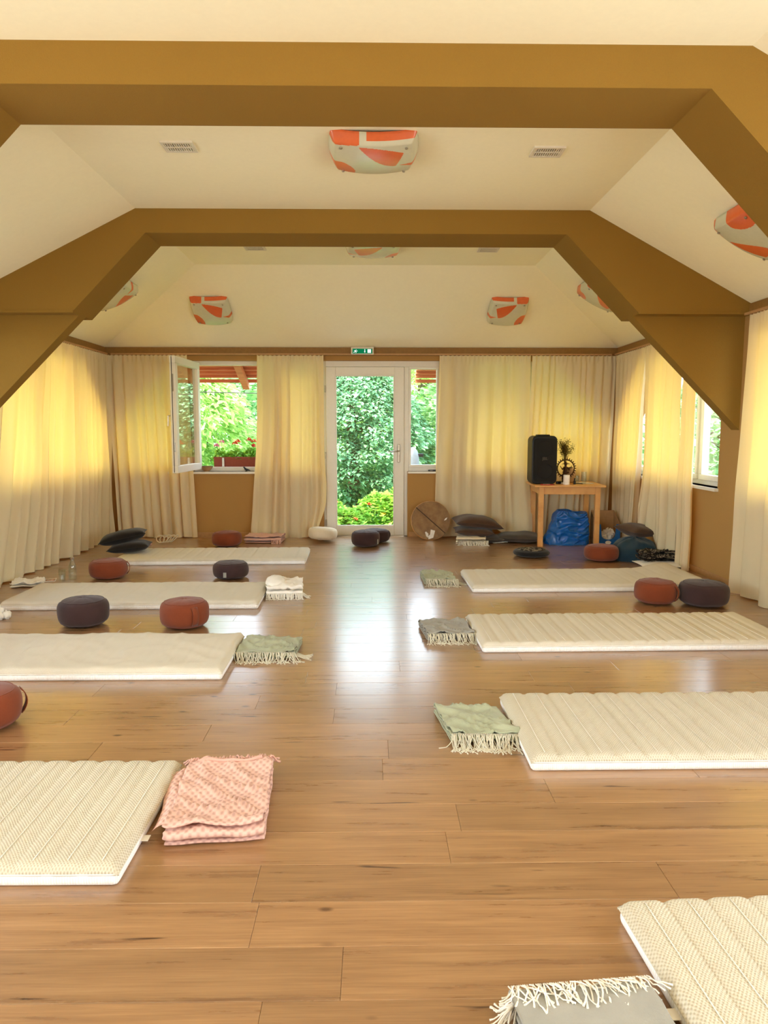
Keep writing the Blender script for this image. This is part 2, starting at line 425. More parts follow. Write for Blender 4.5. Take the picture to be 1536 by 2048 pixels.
# --- the two portal frames
def portal(name, y0, y1):
    root = empty(name, (0, y0, 0), kind='structure')
    zc, e = 2.367, 0.02
    out = [(XL, ZC + 0.0), (KL, ZT + e), (KR, ZT + e), (XR, ZC + 0.0)]
    inn = [(XR, zc), (2.23, zc), (1.605, 3.003), (-1.855, 3.003), (-2.48, zc), (XL, zc)]
    d = y1 - y0
    b = MB()
    # three solid members, mitred at the knees
    b.prism([(KL, ZT + e), (KR, ZT + e), (1.605, 3.003), (-1.855, 3.003)], 'y', 0, d).build('crossbeam', M['frame_paint'], root)
    for s in (0, 1):
        p = [(KR, ZT + e), (XR, ZC + e), (XR, zc), (2.23, zc), (1.605, 3.003)] if s else [(KL, ZT + e), (-1.855, 3.003), (-2.48, zc), (XL, zc), (XL, ZC + e)]
        MB().prism(p, 'y', 0, d).build('haunch', M['frame_paint'], root)
        q = [(XR, zc), (XR, 1.40), (2.23, zc)] if s else [(XL, zc), (-2.48, zc), (XL, 1.40)]
        MB().prism(q, 'y', 0.155, 0.30).build('gusset', M['frame_paint'], root)
        l = (2.22, XR) if s else (XL, -2.47)
        MB().box(l[0], l[1], -0.006, 0.004, zc - 0.004, zc + 0.014).build('edge_bead', M['frame_paint'], root)
    return root
portal('trim_1', 3.67, 4.14)
portal('trim_2', 6.292, 6.742)

# --- cornice strips under the ceiling line, pilasters, baseboards
def trim(name, b, m='cornice', k='structure'): return tag(b.build(name, M[m]), kind=k)
trim('trim_3', MB(xf_back).box(XL, XR, -0.045, 0, 2.372, 2.45).box(XL, XR, -0.03, 0, 2.35, 2.372))
for i, (nm, xf) in enumerate((('trim_4', xf_left), ('trim_5', xf_right))):
    b = MB(xf)
    for a, c in ((YF, 3.67), (4.14, 6.292), (6.742, YB - 0.045)):
        b.box(a, c, -0.045, 0, 2.372, 2.45)
    trim(nm, b)
for nm, xf, seg in (('baseboard_back', xf_back, ((XL, -0.66), (0.48, XR))), ('baseboard_left', xf_left, ((YF, YB - 0.014),)),
                    ('baseboard_right', xf_right, ((YF, YB - 0.014),)), ('baseboard_front', xf_front, ((XL, XR),))):
    b = MB(xf)
    for a, c in seg: b.box(a, c, -0.014, 0, 0.0, 0.06)
    trim(nm, b, 'base')

# --- windows
def window(name, xf, ua, ub, za, zb, mull=(), sash=None, d0=0.10):
    """frame with fixed lights between the mullions (list of u centres); sash = index of a light left open"""
    root = empty(name, kind='structure')
    fw = 0.055; b = MB(xf)
    b.box(ua, ub, d0, d0 + .07, za, za + fw).box(ua, ub, d0, d0 + .07, zb - fw, zb)
    b.box(ua, ua + fw, d0, d0 + .07, za + fw, zb - fw).box(ub - fw, ub, d0, d0 + .07, za + fw, zb - fw)
    for m in mull: b.box(m - 0.035, m + 0.035, d0, d0 + .07, za + fw, zb - fw)
    bevel(b.build('window_frame', M['pvc'], root), 0.004)
    ed = [ua + fw] + [q for m in mull for q in (m - 0.035, m + 0.035)] + [ub - fw]
    for i in range(0, len(ed), 2):
        if sash == i // 2: continue
        a, c = ed[i], ed[i + 1]; s = 0.045; z0, z1 = za + fw, zb - fw
        b = MB(xf); e0, e1 = d0 - 0.018, d0 + 0.055
        b.box(a - .01, c + .01, e0, e1, z0 - .01, z0 + s).box(a - .01, c + .01, e0, e1, z1 - s, z1 + .01)
        b.box(a - .01, a + s, e0, e1, z0 + s, z1 - s).box(c - s, c + .01, e0, e1, z0 + s, z1 - s)
        sf = bevel(b.build('sash', M['pvc'], root), 0.005)
        MB(xf).box(a + s, c - s, d0 + 0.02, d0 + 0.026, z0 + s, z1 - s).build('pane', M['glass'], sf)
    MB(xf).box(ua - 0.02, ub + 0.02, -0.035, d0, za - 0.028, za).build('window_sill', M['pvc'], root)
    MB(xf).box(ua - 0.02, ub + 0.02, d0 + .07, TH + 0.05, za - 0.02, za + 0.01).build('outer_sill', M['chrome'], root)
    return root
window('window_1', xf_back, -2.34, -1.30, SILL, HEAD, sash=0)
window('window_12', xf_back, -1.14, -0.64, SILL, HEAD)
window('window_2', xf_back, -3.30, -2.44, SILL, HEAD)
window('window_3', xf_back, 1.20, 3.06, SILL, HEAD, mull=(2.06,))
window('window_4', xf_left, 6.72, 9.52, SILL, HEAD, mull=(7.65, 8.6))
window('window_5', xf_left, 4.30, 6.30, SILL, HEAD, mull=(5.3,))
window('window_6', xf_left, -1.9, 3.5, SILL, HEAD, mull=(-0.55, 0.8, 2.15))
window('window_7', xf_right, 6.80, 9.52, SILL, HEAD, mull=(7.42, 8.5))
window('window_8', xf_right, 4.30, 6.24, SILL, HEAD, mull=(5.3,))
window('window_9', xf_right, -1.9, 3.5, SILL, HEAD, mull=(-0.55, 0.8, 2.15))
window('window_10', xf_front, -3.2, -1.7, SILL, HEAD, mull=(-2.45,))
window('window_11', xf_front, 1.95, 3.1, SILL, HEAD)

# the sash of the far left window, swung into the room
w1 = bpy.data.objects['window_1']
sw, sh = 0.97, 1.36
hinge = empty('open_sash', (-2.285, YB - 0.02, SILL + 0.035), 0); hinge.parent = w1
hinge.rotation_euler = (0, 0, math.radians(-93.5))
b = MB(); s = 0.085
b.box(0, sw, -0.0, 0.07, 0, s).box(0, sw, 0, 0.07, sh - s, sh).box(0, s, 0, 0.07, s, sh - s).box(sw - s, sw, 0, 0.07, s, sh - s)
# joined directly as the sash, its gasket and handle as sub-parts
sf = bevel(b.build('sash', M['pvc'], w1), 0.006)
sf.location = hinge.location; sf.rotation_euler = hinge.rotation_euler
bpy.data.objects.remove(hinge)
MB().box(s, sw - s, 0.03, 0.036, s, sh - s).build('pane', M['glass'], sf)
MB().box(sw - 0.001, sw + 0.002, 0.022, 0.03, 0.01, sh - 0.01).box(0, sw, 0.022, 0.03, sh, sh + 0.002).box(0, sw, 0.022, 0.03, -0.002, 0).build('gasket', M['gasket'], sf)
MB().rbox(sw - 0.058, sw - 0.028, -0.012, 0.0, 0.60, 0.74, 0.003).tube([(sw - 0.043, -0.01, 0.67), (sw - 0.043, -0.045, 0.67), (sw - 0.043, -0.05, 0.55)], 0.009, 8).build('window_handle', M['metal'], sf)
MB().rbox(sw - 0.002, sw + 0.004, 0.032, 0.046, 0.25, 0.36, 0.001).rbox(sw - 0.002, sw + 0.004, 0.032, 0.046, 0.95, 1.15, 0.001).build('latch_bolt', M['metal'], sf)

# --- the glazed door with its side light
d1 = empty('door_1', (-0.09, YB, 0), kind='structure')
def xd(u, d, z): return (u + 0.09, d, z)
DZ = 2.215
b = MB(xd)
b.box(-0.64, -0.605, 0.06, 0.14, 0, HEAD).box(-0.605, 0.92, 0.06, 0.14, DZ, HEAD).box(0.415, 0.475, 0.06, 0.14, 0.0, DZ).box(0.865, 0.92, 0.06, 0.14, SILL + 0.0, DZ)
b.box(0.475, 0.865, 0.06, 0.14, SILL, SILL + 0.055)
bevel(b.build('door_frame', M['pvc'], d1), 0.004)
b = MB(xd); a, c = -0.605, 0.413; gl_, gr_ = -0.478, 0.285
b.box(a, gl_, 0.035, 0.11, 0.012, DZ - .004).box(gr_, c, 0.035, 0.11, 0.012, DZ - .004).box(gl_, gr_, 0.035, 0.11, 0.012, 0.135).box(gl_, gr_, 0.035, 0.11, DZ - 0.112, DZ - .004)
leaf = bevel(b.build('door_leaf', M['pvc'], d1), 0.005)
MB(xd).box(gl_, gr_, 0.066, 0.072, 0.135, DZ - 0.112).build('pane', M['glass'], leaf)
b = MB(xd); e = 0.012
for q in ((gl_, gl_ + e, 0.135, DZ - .112), (gr_ - e, gr_, 0.135, DZ - .112)): b.box(q[0], q[1], 0.03, 0.06, q[2], q[3])
b.box(gl_ + e, gr_ - e, 0.03, 0.06, 0.135, 0.135 + e).box(gl_ + e, gr_ - e, 0.03, 0.06, DZ - .112 - e, DZ - .112).build('glazing_bead', M['pvc'], leaf)
b = MB(xd).rbox(0.325, 0.362, 0.02, 0.036, 0.975, 1.215, 0.006)
hd = b.build('handle_plate', M['metal'], leaf, True, 30)
MB(xd).tube([(0.343, 0.03, 1.125), (0.343, -0.02, 1.125), (0.325, -0.03, 1.125), (0.21, -0.032, 1.118)], [0.011, 0.011, 0.011, 0.009], 10).build('door_handle', M['metal'], leaf, True)
b = MB(xd)
for z in (0.18, 1.07, 1.93): b.tube([(-0.612, 0.028, z - 0.045), (-0.612, 0.028, z + 0.045)], 0.009, 10)
b.build('hinge', M['metal'], d1, True, 40)
MB(xd).box(-0.605, 0.415, -0.005, 0.14, 0.0, 0.012).build('threshold', M['metal'], d1)
b = MB(xd); a, c, z0, z1 = 0.475, 0.865, SILL + .055, DZ
b.box(a, c, 0.05, 0.12, z0, z0 + .03).box(a, c, 0.05, 0.12, z1 - .03, z1).box(a, a + .03, 0.05, 0.12, z0 + .03, z1 - .03).box(c - .03, c, 0.05, 0.12, z0 + .03, z1 - .03)
sl_ = bevel(b.build('side_light', M['pvc'], d1), 0.004)
MB(xd).box(a + .03, c - .03, 0.08, 0.086, z0 + .03, z1 - .03).build('pane', M['glass'], sl_)
MB(xd).box(0.463, 0.925, -0.03, 0.06, SILL - 0.025, SILL).build('window_sill', M['pvc'], d1)

# ================================================================ CURTAINS
def curtain(label, xf, top, bot, z0, z1, folds, seed, amp=0.042, deform=None, d=-0.085, nu=None, nv=46, head=0.075):
    """top=(u0,u1), bot=(u0,u1); z0 hem, z1 heading"""
    r = random.Random(seed); ph = [r.random() * 6.28 for _ in range(6)]
    w = abs(top[1] - top[0]); nu = nu or max(80, int(folds * 16))
    hooks = max(6, int(w / 0.055))
    def fn(s, t):
        v = 1 - t   # t=0 hem
        # uneven fold spacing
        q = s + 0.018 * math.sin(2 * PI * 2.3 * s + ph[0]) + 0.010 * math.sin(2 * PI * 5.1 * s + ph[1]) + 0.004 * math.sin(9 * v + ph[2])
        a = amp * (0.28 + 0.72 * min(1, v * 1.6)) * (0.75 + 0.35 * math.sin(2 * PI * 1.7 * s + ph[3]))
        p = 2 * PI * folds * q + ph[4]
        dd = a * (math.sin(p) + 0.22 * math.sin(2 * p + ph[5]))
        du = 0.45 * a * math.cos(p) * 0.6
        z = z0 + (z1 - z0) * t
        k = max(0, 1 - (z1 - z) / head)
        if k > 0:
            dd = dd * (1 - 0.75 * k) + 0.011 * math.sin(2 * PI * hooks * s) * (0.4 + 0.6 * k); z += 0.004 * math.cos(2 * PI * hooks * s) * (k > .98)
        vv = v ** 1.3
        u = (top[0] * (1 - vv) + bot[0] * vv) * (1 - s) + (top[1] * (1 - vv) + bot[1] * vv) * s + du
        dd += 0.012 * nz(u * 2, z * 1.5, seed)
        z -= 0.006 * v * (1 + math.sin(p * .5))
        p3 = [u, d + dd, z]
        if deform: p3 = deform(p3, s, v)
        return p3
    o = MB(xf).grid(nu, nv, fn).build('curtain', M['curtain'], None, True)
    # doubled hem band
    return tag(o, label, 'curtain', 'cream curtains')
def sm(a, b, x):
    t = max(0.0, min(1.0, (x - a) / (b - a))); return t * t * (3 - 2 * t)
RAILZ = 2.345
curtain('long cream curtain hung along the left side wall, folds down to the floor', xf_left, (6.78, 9.60), (6.05, 9.55), 0.015, RAILZ, 16, 1, 0.055, d=-0.095)
curtain('cream curtain in the far left corner, ending under the open casement', xf_back, (-3.36, -2.36), (-3.30, -2.29), 0.015, RAILZ, 8, 2, 0.042)
def dC2(p, s, v):
    p[0] += -0.06 * sm(.35, 1, v) * (1 - s); k = sm(0.86, 1, v)
    p[1] -= 0.10 * k * (0.5 + 0.5 * math.sin(s * 9)); p[2] += 0.03 * k * math.sin(s * 7 + 1)
    if s > .7: p[0] += 0.02 * (s - .7) / .3 * math.exp(-((v - .72) / .10) ** 2) - 0.10 * (s - .7) / .3 * sm(.80, 1, v)
    return p
curtain('cream curtain between the open window and the glazed door', xf_back, (-1.47, -0.62), (-1.52, -0.60), 0.02, RAILZ, 7, 3, 0.04, dC2)
def dC3(p, s, v):
    # the hem is pushed up by the cushions and its right corner sweeps across
    k = sm(.45, 1, v)
    lift = 0.30 * math.exp(-((s - .50) / .17) ** 2) + 0.10 * sm(.7, 1, s)
    p[2] += lift * k ** 2 * (1 - 0.05)
    p[1] -= (0.10 * math.exp(-((s - .5) / .3) ** 2) + 0.30 * sm(.62, 1, s)) * k ** 1.5
    p[2] += 0.012 * k * math.sin(s * 21 + v * 6)
    return p
curtain('cream curtain right of the door, draped over the dark cushions', xf_back, (0.86, 2.03), (0.80, 2.03), 0.015, RAILZ, 7, 4, 0.04, dC3)
curtain('cream curtain behind the wooden table, in the far right corner', xf_back, (2.05, 3.13), (1.97, 3.08), 0.015, RAILZ, 11, 5, 0.032)
curtain('narrow cream curtain in the corner behind the blue fronted box', xf_right, (8.52, 9.55), (8.72, 9.50), 0.015, RAILZ, 7, 6, 0.04)
def dR2(p, s, v):
    k = sm(.55, 1, v); L = sm(.45, 0.62, s)
    p[2] += 0.27 * L * k ** 2; p[1] -= 0.06 * L * k
    return p
curtain('cream curtain on the right wall, lifted over the blue cloth heap', xf_right, (7.52, 8.50), (7.52, 8.36), 0.015, RAILZ, 5.5, 8, 0.052, dR2)
curtain('slim cream curtain beside the uncovered right window', xf_right, (7.16, 7.46), (7.17, 7.45), 0.015, RAILZ, 3, 9, 0.03)
curtain('cream curtain nearest the camera on the right wall', xf_right, (4.2, 6.20), (4.3, 6.27), 0.015, RAILZ, 8, 10, 0.06)
# rails
def rail(label, xf, a, c, z=RAILZ + 0.006):
    r = empty('curtain_rail', xf((a + c) / 2, -0.11, z), label=label, cat='rail', group='curtain rails')
    inv = Vector(xf((a + c) / 2, -0.11, z))
    g = lambda u, d, zz: tuple(Vector(xf(u, d, zz)) - inv)
    MB(g).box(a, c, -0.097, -0.073, z, z + 0.018).build('track', M['base'], r)
    n = max(2, int((c - a) / 0.8))
    for i in range(n + 1):
        u = a + 0.05 + (c - a - 0.1) * i / n; MB(g).box(u - 0.01, u + 0.01, -0.075, 0.0, z + 0.002, z + 0.016).build('bracket', M['base'], r)
    return r
rail('curtain rail across the far wall over the door', xf_back, XL + 0.13, XR - 0.13)
rail('curtain rail along the left wall beyond the far beam', xf_left, 6.76, YB - 0.1)
rail('curtain rail on the right wall beyond the far beam', xf_right, 6.76, YB - 0.1)
rail('curtain rail on the right wall between the two beams', xf_right, 4.16, 6.27)

# ================================================================ MATTRESSES
def mattress(label, x, y, rz, L=2.0, W=0.75, H=0.068, pitch=0.118, groove=0.008, cover='mat_top', wrinkle=0.0, tagged=False, seed=0, lift=None, nx_per=10, stitched=False):
    """local: x along the length from the aisle end, y across, base at z=0"""
    root = empty('mattress', (x, y, 0), rz, label, 'mattress', 'floor mattresses in two rows')
    n = int(L / pitch); nx = n * nx_per
    def sect(xx, t):
        """t 0..1 round the section (bottom near edge, near side, top, far side)"""
        e = min(xx, L - xx); rr = 0.026
        cap = math.sqrt(max(0, 1 - (1 - min(1, e / rr)) ** 2))
        inset = (1 - cap) * rr
        gq = abs(((xx / pitch) + 0.5) % 1 - 0.5) * pitch
        gr = math.exp(-(gq / 0.013) ** 2)
        return inset, gr, cap
    def zof(px, py, gr, cap):
        z = H - groove * gr + wrinkle * nz(px * 2.2 + seed, py * 3.0, seed, 1.0) * 1.0
        if wrinkle: z += wrinkle * 0.8 * (1 - abs(nz(px * 5 + seed * 3, py * 6, 2.0))) ** 6
        if lift: z += lift(px, py)
        return z
    r = 0.022
    def top(u, v):
        px = u * L; inset, gr, cap = sect(px, 0)
        # v: 0..1 from near side low edge over the top to the far side low edge
        seq = [(0.0, 0.034), (-0.004, 0.045), (0.002, 0.056), (0.010, 0.064), (0.022, 0.068)]
        k = v * 30
        if k <= 4: i = min(3, int(k)); f = k - i; a = seq[i]; b2 = seq[i + 1]; yy = a[0] + (b2[0] - a[0]) * f; zz = a[1] + (b2[1] - a[1]) * f
        elif k >= 26: k2 = 30 - k; i = min(3, int(k2)); f = k2 - i; a = seq[i]; b2 = seq[i + 1]; yy = W - (a[0] + (b2[0] - a[0]) * f); zz = a[1] + (b2[1] - a[1]) * f
        else: yy = 0.022 + (W - 0.044) * (k - 4) / 22; zz = H
        zt = zof(px, yy, gr, cap)
        side = 0.003 * gr * (1 if yy < W / 2 else -1) * (abs(yy - W / 2) > W / 2 - .02)
        z = zz + (zt - H) * max(0, (zz - 0.04)) / (H - 0.04)
        x2 = px
        z = z - (1 - cap) * 0.75 * max(0.0, z - 0.042)
        return (x2, yy + side + 0.002 * nz(px * 3, 0, seed), z)
    b = MB().grid(nx, 30, top)
    # end caps of the cover
    for xe, sgn in ((0.0, -1), (L, 1)):
        def endf(u, v, xe=xe, sgn=sgn):
            p = top(0 if sgn < 0 else 1, v); return (xe + sgn * 0.006 * math.sin(PI * u), p[1], p[2] * (1 - u) + 0.034 * u)
        b.grid(4, 30, endf)
    # flat underside hidden
    b.build('quilted_cover', M[cover], root, True)
    if stitched:
        for k in range(n):
            gx = (k + 0.5) * pitch + 0.0
            if gx < 0.04 or gx > L - 0.04: continue
            pts = []
            for j in range(13):
                v_ = (4.2 + 21.6 * j / 12) / 30; q = top(gx / L, v_); pts.append((q[0], q[1], q[2] + 0.0018))
            MB().tube(pts, 0.0017, 4).build('stitch_line', M['white_fab'], root, True)
    # lower band, slightly proud of the piping, with soft bulges between the quilting lines
    sb = MB()
    per = []
    rc = 0.02; ns = int(L / pitch * 6)
    for i in range(ns + 1): per.append((rc + (L - 2 * rc) * i / ns, 0, 0, -1))
    for i in range(1, 5): a = -PI / 2 + PI / 2 * i / 5; per.append((L - rc + rc * math.cos(a), rc + rc * math.sin(a), math.cos(a), math.sin(a)))
    ms = 24
    for i in range(ms + 1): per.append((L, rc + (W - 2 * rc) * i / ms, 1, 0))
    for i in range(1, 5): a = PI / 2 * i / 5; per.append((L - rc + rc * math.cos(a), W - rc + rc * math.sin(a), math.cos(a), math.sin(a)))
    for i in range(ns + 1): per.append((L - rc - (L - 2 * rc) * i / ns, W, 0, 1))
    for i in range(1, 5): a = PI / 2 + PI / 2 * i / 5; per.append((rc + rc * math.cos(a), W - rc + rc * math.sin(a), math.cos(a), math.sin(a)))
    for i in range(ms + 1): per.append((0, W - rc - (W - 2 * rc) * i / ms, -1, 0))
    for i in range(1, 5): a = PI + PI / 2 * i / 5; per.append((rc + rc * math.cos(a), rc + rc * math.sin(a), math.cos(a), math.sin(a)))
    per.append(per[0])
    hs = [(0.0, -0.008), (0.006, 0.0), (0.016, 0.003), (0.028, 0.003), (0.035, 0.0), (0.038, -0.006)]
    N = len(per) - 1; vs = []; fs = []
    for (z, o_) in hs:
        for (px, py, nx_, ny_) in per[:-1]:
            gq = abs(((px / pitch) + 0.5) % 1 - 0.5) * pitch
            k = 1 - 0.9 * math.exp(-(gq / 0.007) ** 2) if abs(ny_) > 0.5 else 1
            zl = lift(px, py) if lift else 0
            vs.append((px + nx_ * o_ * k, py + ny_ * (o_ * k if o_ > 0 else o_), z + zl * 0.9))
    for j in range(len(hs) - 1):
        for i in range(N): fs.append((j * N + i, j * N + (i + 1) % N, (j + 1) * N + (i + 1) % N, (j + 1) * N + i))
    fs.append(tuple(range(N))[::-1])
    sb.add(vs, fs).build('side_band', M['mat_side'], root, True)
    # zip piping between cover and band
    pp = MB(); path = [(px + nx_ * 0.003, py + ny_ * 0.003, 0.040 + (lift(px, py) * .9 if lift else 0)) for (px, py, nx_, ny_) in per[::2]]
    pp.tube(path + [path[0]], 0.003, 5, False).build('zip_piping', M['white_fab'], root, True)
    if tagged is not False:
        tx, ty, side = tagged
        if side == 'end': MB().box(-0.028, -0.001, ty, ty + 0.035, 0.022, 0.024).build('care_tag', M['white_fab'], root)
        else: MB().box(tx, tx + 0.035, -0.03, -0.001, 0.02, 0.022).build('care_tag', M['white_fab'], root)
    return root
# placed by the aisle end; local x runs from the aisle to the wall. Left mats use a mirrored rotation
def left_mat(label, xr, yn, rz=0.0, **k):
    # aisle end at the right; turn by 180 degrees
    return mattress(label, xr, yn + k.get('W', 0.75), PI + rz, **k)
m1 = left_mat('cream quilted mattress at the left beside the pink blanket, nearest on the left', -0.785, 2.155, math.radians(-0.3), pitch=0.108, stitched=True, tagged=(0, 0.50, 'end'))
m2 = left_mat('wrinkled cream mattress on the left with the sage blanket at its end', -0.855, 4.05, math.radians(0.2), groove=0.0015, cover='mat_fine', wrinkle=0.010, seed=2)
m3 = left_mat('cream mattress on the left with the folded white blanket at its end', -0.915, 5.715, math.radians(0.8), groove=0.003, cover='mat_fine', wrinkle=0.006, seed=5)
m4 = left_mat('whitish quilted mattress farthest back on the left, under the black pillows', -0.72, 7.66, math.radians(1.2), groove=0.005, cover='mat_fine', seed=8)
def liftR1(px, py): return 0.05 * sm(1.62, 1.98, px)
m5 = mattress('cream mattress farthest back on the right, its end raised by the wall', 0.865, 6.27, math.radians(1.2), L=2.03, groove=0.003, cover='mat_fine', wrinkle=0.004, seed=11, lift=liftR1)
m6 = mattress('cream ribbed mattress on the right with the grey blanket at its end', 0.695, 4.535, math.radians(1.0), groove=0.008, stitched=True, cover='mat_fine', wrinkle=0.003, seed=14)
m7 = mattress('cream ribbed mattress on the right with the sage blanket and knotted fringe', 0.655, 2.905, math.radians(0.2), groove=0.010, stitched=True, seed=17)
m8 = mattress('cream waffle knit mattress in the near right corner of the room', 0.745, 1.225, math.radians(3.0), pitch=0.125, groove=0.010, stitched=True, seed=20, tagged=(0, 0.36, 'end'))

# ================================================================ CUSHIONS
def cushion(label, x, y, mat, dia=0.345, h=0.20, rz=0.0, seed=0, flat=0.5, strap=True, tilt=(0, 0), z=0.0, group='round meditation cushions', labelpatch=False):
    root = empty('meditation_cushion', (x, y, z), rz, label, 'cushion', group, rot=(tilt[0], tilt[1], rz))
    R = dia / 2
    def rad(v):
        a = -1 + 2 * v; return R * (0.80 + 0.20 * (1 - abs(a) ** 2.6) ** 0.5) if True else R
    def side(u, v):
        an = 2 * PI * u; r = rad(v) * (1 + 0.022 * nz(math.cos(an) * 1.3 + seed, math.sin(an) * 1.3, v * 1.5))
        r *= 1 - 0.006 * abs(math.sin(an * 14)) * (abs(2 * v - 1) ** 3)
        z_ = h * (0.10 + 0.80 * v) + 0.004 * nz(math.cos(an) * 2, math.sin(an) * 2, seed)
        return (r * math.cos(an), r * math.sin(an), z_)
    MB().grid(72, 14, side).build('side_panel', mat, root, True)
    for nm, up in (('top_panel', 1), ('bottom_panel', 0)):
        def disc(u, v, up=up):
            an = 2 * PI * u; e = side(u, 1.0 if up else 0.0); k = 1 - v
            dome = h * 0.10 * (1 - k ** flat_e)
            rr = k
            zz = (e[2] + dome) if up else (e[2] - min(dome, e[2]))
            zz += 0.004 * nz(e[0] * rr * 9, e[1] * rr * 9, seed + 3) * (1 - k) * up
            return (e[0] * rr, e[1] * rr, max(0, zz))
        flat_e = 3.0
        MB().grid(72, 10, disc).build(nm, mat, root, True)
    for nm, v in (('top_piping', 1.0), ('bottom_piping', 0.0)):
        p = [side(i / 48, v) for i in range(48)]; p = [(q[0] * 1.005, q[1] * 1.005, q[2]) for q in p]
        MB().tube(p + [p[0]], 0.0032, 6, False).build(nm, mat, root, True)
    if strap:
        pts = []
        for i in range(9):
            t = i / 8; zz = h * (0.18 + 0.64 * t); an = 0.0
            rr = rad(0.1 + 0.8 * t) * 1.0 + 0.003 + 0.016 * math.sin(PI * t)
            pts.append((rr, zz))
        b = MB()
        b.grid(8, 2, lambda u, v: (pts[int(round(u * 8))][0], -0.022 + 0.044 * v, pts[int(round(u * 8))][1]))
        solid(b.build('carry_handle', mat, root, True), 0.004)
    if labelpatch:
        rr = rad(0.35) + 0.004
        MB().box(rr - 0.004, rr + 0.001, -0.05, -0.022, h * 0.22, h * 0.5).build('sewn_label', M['greyblanket'], root)
    return root
R_, P_ = M['rust'], M['plum']
cushion('rust cushion behind the left mattress with the white blanket, by the glass bottle', -2.515, 6.98, R_, 0.35, 0.185, 0.3, 1)
cushion('dark plum cushion between two left mattresses, showing a small sewn label', -1.35, 6.96, P_, 0.335, 0.165, -1.5, 2, labelpatch=True, strap=False)
cushion('dark plum cushion behind the wrinkled mattress, left of the rust one', -2.086, 5.26, P_, 0.352, 0.205, 2.2, 3)
cushion('rust cushion with carry handle behind the wrinkled mattress', -1.348, 5.21, R_, 0.345, 0.205, -0.9, 4)
cushion('rust cushion cut off by the left edge of the photo', -1.845, 3.42, R_, 0.33, 0.19, 0.6, 5)
cushion('rust cushion at the far wall, behind the farthest left mattress', -1.77, 8.93, R_, 0.36, 0.185, 1.0, 6)
cushion('dark plum cushion in front of the glazed door, nearest one', -0.085, 8.86, P_, 0.345, 0.20, -0.4, 7, labelpatch=True, strap=False)
cushion('dark plum cushion half hidden behind another before the glazed door', 0.04, 9.21, P_, 0.345, 0.17, 0.4, 8)
cushion('pale cream cushion on the floor left of the glazed door', -0.635, 9.27, M['cream_fab'], 0.37, 0.165, 0.9, 9, tilt=(0.0, 0.10), z=0.02)
cushion('rust cushion at the right beside the blue cloth heap', 2.47, 7.86, R_, 0.365, 0.175, 2.0, 10)
cushion('rust cushion on the right touching the round dark one', 2.306, 5.89, R_, 0.335, 0.195, -0.7, 11)
cushion('puffy dark plum cushion near the right wall and curtain', 2.66, 5.80, P_, 0.385, 0.20, 1.3, 12, strap=False)
# flat black cushion with a printed top
t = NT('printed_black'); v = t.coords(); no = t.noise(v, 22, 3)
t.bsdf(t.ramp(no, [(0.50, rgb('2a2624')), (0.56, rgb('a9a08c')), (0.66, rgb('3a3431'))]), 0.85, 0, None, 0.15); M['print'] = t.m
def flat_cushion(label, x, y, z, rz, tilt, dia, h, mtop, seed, printed=True, name='meditation_cushion', cat='cushion', group='black cushions'):
    root = empty(name, (x, y, z), label=label, cat=cat, group=group, rot=(tilt[0], tilt[1], rz))
    R = dia / 2
    def f(u, v):
        a = 2 * PI * u; b_ = PI * (v - 0.5); c = math.copysign(abs(math.cos(b_)) ** 0.55, 1); s_ = math.copysign(abs(math.sin(b_)) ** 0.9, b_)
        r = R * c * (1 + 0.03 * nz(math.cos(a) + seed, math.sin(a), v)); return (r * math.cos(a), r * math.sin(a), h / 2 + h / 2 * s_)
    MB().grid(48, 18, f).build('padded_body', M['black_fab'], root, True)
    if printed:
        MB().grid(40, 8, lambda u, v: (R * .80 * v * math.cos(2 * PI * u), R * .80 * v * math.sin(2 * PI * u), h * 1.0 + 0.002 - 0.055 * h * 4 * (v * .8) ** 4 * 1.0)).build('printed_top', M['print'], root, True)
    p = [(R * math.cos(2 * PI * i / 48), R * math.sin(2 * PI * i / 48), h / 2) for i in range(48)]
    MB().tube(p + [p[0]], 0.004, 6, False).build('seam', M['black_fab'], root, True)
    return root
flat_cushion('flat round black cushion with a printed top, in front of the table', 1.773, 8.14, 0.0, 0, (0, 0), 0.40, 0.085, None, 3)
# pillows
def pillow(name, label, x, y, z, rz, tilt, w, d, h, mat, seed, group='pillows', cat='pillow', parts=True, sag=0.0):
    root = empty(name, (x, y, z), label=label, cat=cat, group=group, rot=(tilt[0], tilt[1], rz))
    def f(u, v, up):
        a, b_ = 2 * u - 1, 2 * v - 1
        k = ((1 - abs(a) ** 2.6) * (1 - abs(b_) ** 2.6)); k = max(0, k) ** 0.5
        px = w / 2 * a * (1 - 0.06 * (1 - abs(b_) ** 2)); py = d / 2 * b_ * (1 - 0.06 * (1 - abs(a) ** 2))
        hh = h / 2 * k * (1 + 0.25 * nz(px * 6 + seed, py * 6, seed)) 
        return (px, py, h / 2 + (hh if up else -hh) - sag * (a * a))
    MB().grid(32, 28, lambda u, v: f(u, v, 1)).build('upper_side', mat, root, True)
    MB().grid(24, 20, lambda u, v: f(1 - u, v, 0)).build('under_side', mat, root, True)
    p = [f(i / 12, 0, 1) for i in range(12)] + [f(1, i / 12, 1) for i in range(12)] + [f(1 - i / 12, 1, 1) for i in range(12)] + [f(0, 1 - i / 12, 1) for i in range(12)]
    MB().tube(p + [p[0]], 0.003, 5, False).build('piping', mat, root, True)
    return root
pillow('pillow', 'black pillow lying tilted on top of another, by the left curtain', -2.74, 8.14, 0.155, 0.25, (0, -0.20), 0.50, 0.34, 0.15, M['black_fab'], 1, 'black pillows on the left')
